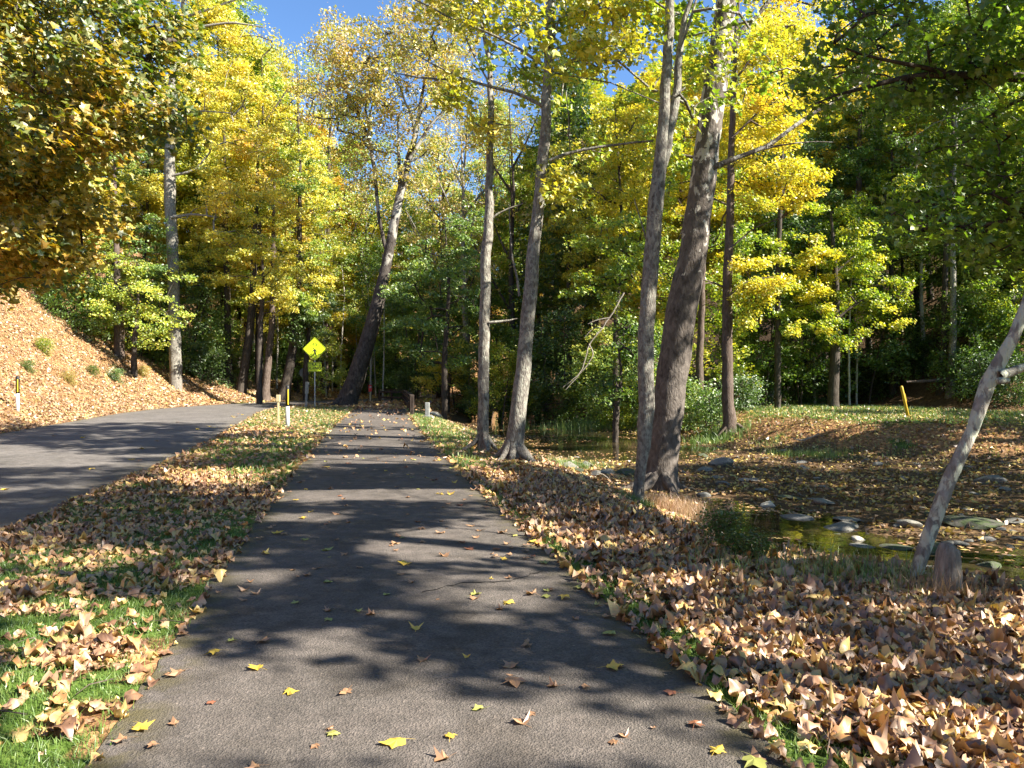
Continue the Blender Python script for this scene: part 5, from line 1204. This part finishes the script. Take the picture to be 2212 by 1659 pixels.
def twigs():
    g_ = np.random.default_rng(8); Vs, Qs, off = [], [], 0
    x, y = scatter(900, (-9, 8), (2.4, 16), lambda x, y: (on_left(x, y) | on_right(x, y)) * .55, g_)
    for a, b in zip(x, y):
        L = g_.uniform(.08, .4); t = g_.random() * 6.283; z = h1(a, b) + .03
        P = np.array([(a, b, z), (a + L * .5 * math.cos(t), b + L * .5 * math.sin(t), z + g_.uniform(0, .04)), (a + L * math.cos(t + .3), b + L * math.sin(t + .3), z + g_.uniform(-.01, .05))])
        V, Q = tube_np(P, np.array([.004, .003, .0015]), 5); Vs.append(V); Qs.append(Q + off); off += len(V)
    tag(link('twigs', mesh_np('twigs', np.concatenate(Vs), np.concatenate(Qs), 4, [BARK['brown']], True)), 'small dead twigs strewn among the fallen leaves', 'twigs', None, 'stuff')
twigs()
# single leaves lying on the trail and the road
LM = {}
LT = {'tan': [(.24, .12, .055), (.36, .20, .10), (.46, .27, .14)], 'yellow': [(.50, .33, .04), (.62, .42, .05), (.66, .48, .07)], 'red': [(.18, .06, .03), (.28, .10, .045), (.36, .16, .07)], 'green': [(.26, .28, .06), (.34, .34, .08), (.42, .38, .10)]}
for cn, cols in LT.items():
    mt = leaf_mat('fallen_leaf_' + cn, cols, .2, 14, .4)
    for v in range(5):
        r_ = np.random.default_rng(len(LM) * 7 + 3)
        tv = MAPLE_V.copy() * np.array([r_.uniform(.8, 1.05), r_.uniform(.85, 1.1), 1])
        tv[1:, :2] *= 1 + .12 * r_.normal(size=(14, 1))
        c1, c2, c3 = r_.uniform(.2, .7), r_.uniform(-.2, .6), r_.normal(0, .4)
        if v == 4: c1 = 1.3
        tv[:, 2] = c1 * tv[:, 0] ** 2 + c2 * tv[:, 1] ** 2 + c3 * tv[:, 0] * tv[:, 1] + .04 * r_.normal(size=15)
        if v % 2: tv[:, 2] *= -1
        tv[:, 2] -= tv[:, 2].min()
        st = np.array([(-.016, -.28, tv[1, 2] + .01), (.016, -.28, tv[1, 2] + .01), (.05, -.78, .05), (.03, -.79, .05)])
        V = np.concatenate([tv, st]) * .15; Fc = np.concatenate([MAPLE_F, [(15, 16, 17), (15, 17, 18)]])
        LM[cn, v] = mesh_np('fallen_leaf', V, Fc, 3, [mt], False, {'tone': np.full(len(V), r_.random())})
r_ = np.random.default_rng(55); n = 0; names = {'tan': 'brown', 'yellow': 'yellow', 'red': 'reddish', 'green': 'pale green'}
while n < 272:
    y = 2.9 + 14 * r_.random() ** 1.15; x = r_.uniform(-4.6, 1.6)
    t = float(-sdist(np.array([x]), np.array([y]), PATH)[0])
    if abs(t) > PW - .02 or abs(x) > .68 * y + .2: continue
    if r_.random() > (.45 + .55 * abs(t) / PW if t > 0 else .28 + .5 * (abs(t) / PW) ** 2): continue
    cn = str(r_.choice(['tan', 'yellow', 'red', 'green'], p=[.64, .14, .10, .12])); v = int(r_.integers(5))
    o = link('fallen_leaf', LM[cn, v]); s = float(np.clip(r_.normal(.52, .15), .22, .85)); o.scale = (s, s, s)
    o.location = (x, y, .0225); o.rotation_euler = (0, 0, r_.random() * 6.28)
    tag(o, names[cn] + ' fallen leaf lying on the paved trail', 'leaf', names[cn] + ' leaves lying on the trail'); n += 1
x, y = scatter(9000, (-9, 2), (15, 40), lambda x, y: (np.abs(sdist(x, y, PATH)) < PW) * .10, r_)
litter('leaf_scatter', x, y, .10, 'dry', 'litter', r_, lift=.004, tilt=.25, z=np.full(len(x), .022), label='small far leaves dotted along the distant part of the trail')
n = 0
while n < 24:
    y = 8 + 30 * r_.random(); x = r_.uniform(-16, -5); t = float(sdist(np.array([x]), np.array([y]), ROAD)[0])
    if abs(t) > RW - .1 or abs(x) > .66 * y or r_.random() > .15 + .85 * (abs(t) / RW) ** 3: continue
    cn = str(r_.choice(['tan', 'yellow'])); o = link('fallen_leaf', LM[cn, int(r_.integers(4))]); o.location = (x, y, .018); o.rotation_euler = (0, 0, r_.random() * 6.28)
    tag(o, names[cn] + ' fallen leaf lying on the asphalt road', 'leaf', names[cn] + ' leaves lying on the road'); n += 1

# ------------------------------------------------------------------ grass
def blades(name, x, y, h, w, mat, rng, label, lean=.45, z=None, hvar=.35):
    n = len(x); zz = H(x, y) if z is None else z
    a = rng.random(n) * 6.283; hh = h * (1 + hvar * rng.normal(size=n)).clip(.35, 2); l = lean * rng.random(n) * hh; b = rng.random(n) * 6.283
    base = np.stack([x, y, zz - .01], 1); dx = np.stack([np.cos(a), np.sin(a), 0 * a], 1) * (w * (.7 + .6 * rng.random(n)))[:, None] / 2
    ln = np.stack([np.cos(b), np.sin(b), 0 * b], 1)
    mid = base + np.stack([0 * a, 0 * a, hh * .55], 1) + ln * (l * .3)[:, None]; tip = base + np.stack([0 * a, 0 * a, hh * .95], 1) + ln * l[:, None]
    V = np.stack([base - dx, base + dx, mid - dx * .7, mid + dx * .7, tip], 1).reshape(-1, 3)
    Fc = (np.arange(n)[:, None, None] * 5 + np.array([(0, 1, 3), (0, 3, 2), (2, 3, 4)])[None]).reshape(-1, 3)
    o = link(name, mesh_np(name, V, Fc, 3, [LEAF[mat]], False, {'tone': np.repeat(rng.random(n), 5)})); return tag(o, label, 'grass', None, 'stuff')
rb = np.random.default_rng(19)
x, y = scatter(330000, (-9, 0), (2.2, 12), lambda x, y: (-sdist(x, y, PATH) < -PW + .05) * (sdist(x, y, ROAD) < -RW + .04) * (.10 + .9 * ga(x, y)) * np.clip(8 / y, .3, 1), rb)
blades('grass', x, y, .05, .005, 'grass', rb, 'green grass showing between the leaves left of the trail', 1.3)
x, y = scatter(360000, (-2, 8), (2.2, 13), lambda x, y: (-sdist(x, y, PATH) > PW - .06) * (sdist(x, y, NEAR) > 0) * (.06 + .94 * ga(x, y)) * np.clip(8 / y, .3, 1), rb)
blades('grass', x, y, .052, .005, 'grass', rb, 'green grass strip along the right edge of the trail', 1.3)
x, y = scatter(150000, (-9, 4), (13, 42), lambda x, y: (-sdist(x, y, PATH) > PW - .1) * (sdist(x, y, NEAR) > .2) * (.05 + .95 * ga(x, y)), rb)
blades('grass', x, y, .10, .016, 'grass', rb, 'sunlit grass right of the far part of the trail')
x, y = scatter(110000, (-16, -3), (12, 46), lambda x, y: on_left(x, y) * (.06 + .8 * ga(x, y)), rb)
blades('grass', x, y, .09, .014, 'grass', rb, 'grass of the far verge around the marker posts and sign')
x, y = scatter(110000, (5, 34), (18, 52), lambda x, y: (-sdist(x, y, FAR) > .4) * (-sdist(x, y, FAR) < 15) * (.08 + .9 * ga(x, y)), rb)
blades('grass', x, y, .13, .02, 'grass', rb, 'grass on the terrace beyond the creek')
def tuft(px, py, n, rx, ry, h, w, mat, label, lean=.6):
    p = at(px, py); x = p[0] + rx * rb.normal(size=n); y = p[1] + ry * rb.normal(size=n)
    blades('tall_grass', x, y, h, w, mat, rb, label, lean)
tuft(1440, 1105, 2600, .38, .3, .26, .006, 'drygrass', 'reddish dry grass at the foot of the sycamore')
tuft(1520, 1130, 1500, .35, .45, .26, .006, 'drygrass', 'dry tan grass on the bank edge below the sycamore')
tuft(1330, 922, 2600, 2.0, 1.0, .5, .022, 'grass', 'tall green grass growing in the creek beyond the pool')
tuft(1555, 945, 1200, .7, .7, .3, .02, 'grass', 'green grass at the foot of the far bank')
tuft(1760, 1250, 500, .5, .25, .2, .006, 'grass', 'thin grass at the edge of the near pool')
tuft(1880, 1270, 420, .3, .2, .2, .006, 'grass', 'thin grass between the near pool and the leaning trunk')
tuft(2040, 1300, 420, .16, .12, .18, .005, 'drygrass', 'dry grass round the weathered stump')
tuft(1385, 1092, 500, .16, .12, .16, .006, 'grass', 'green weeds at the foot of the slim twin tree')
tuft(1600, 1215, 350, .25, .15, .13, .007, 'grass', 'dark grass clump hanging over the near pool')
tuft(1230, 1008, 1200, .5, .5, .2, .012, 'grass', 'green grass on the bank beside the flared-root tree')
tuft(1760, 985, 900, .7, .5, .2, .014, 'grass', 'green grass tongue at the foot of the far bank in sun')
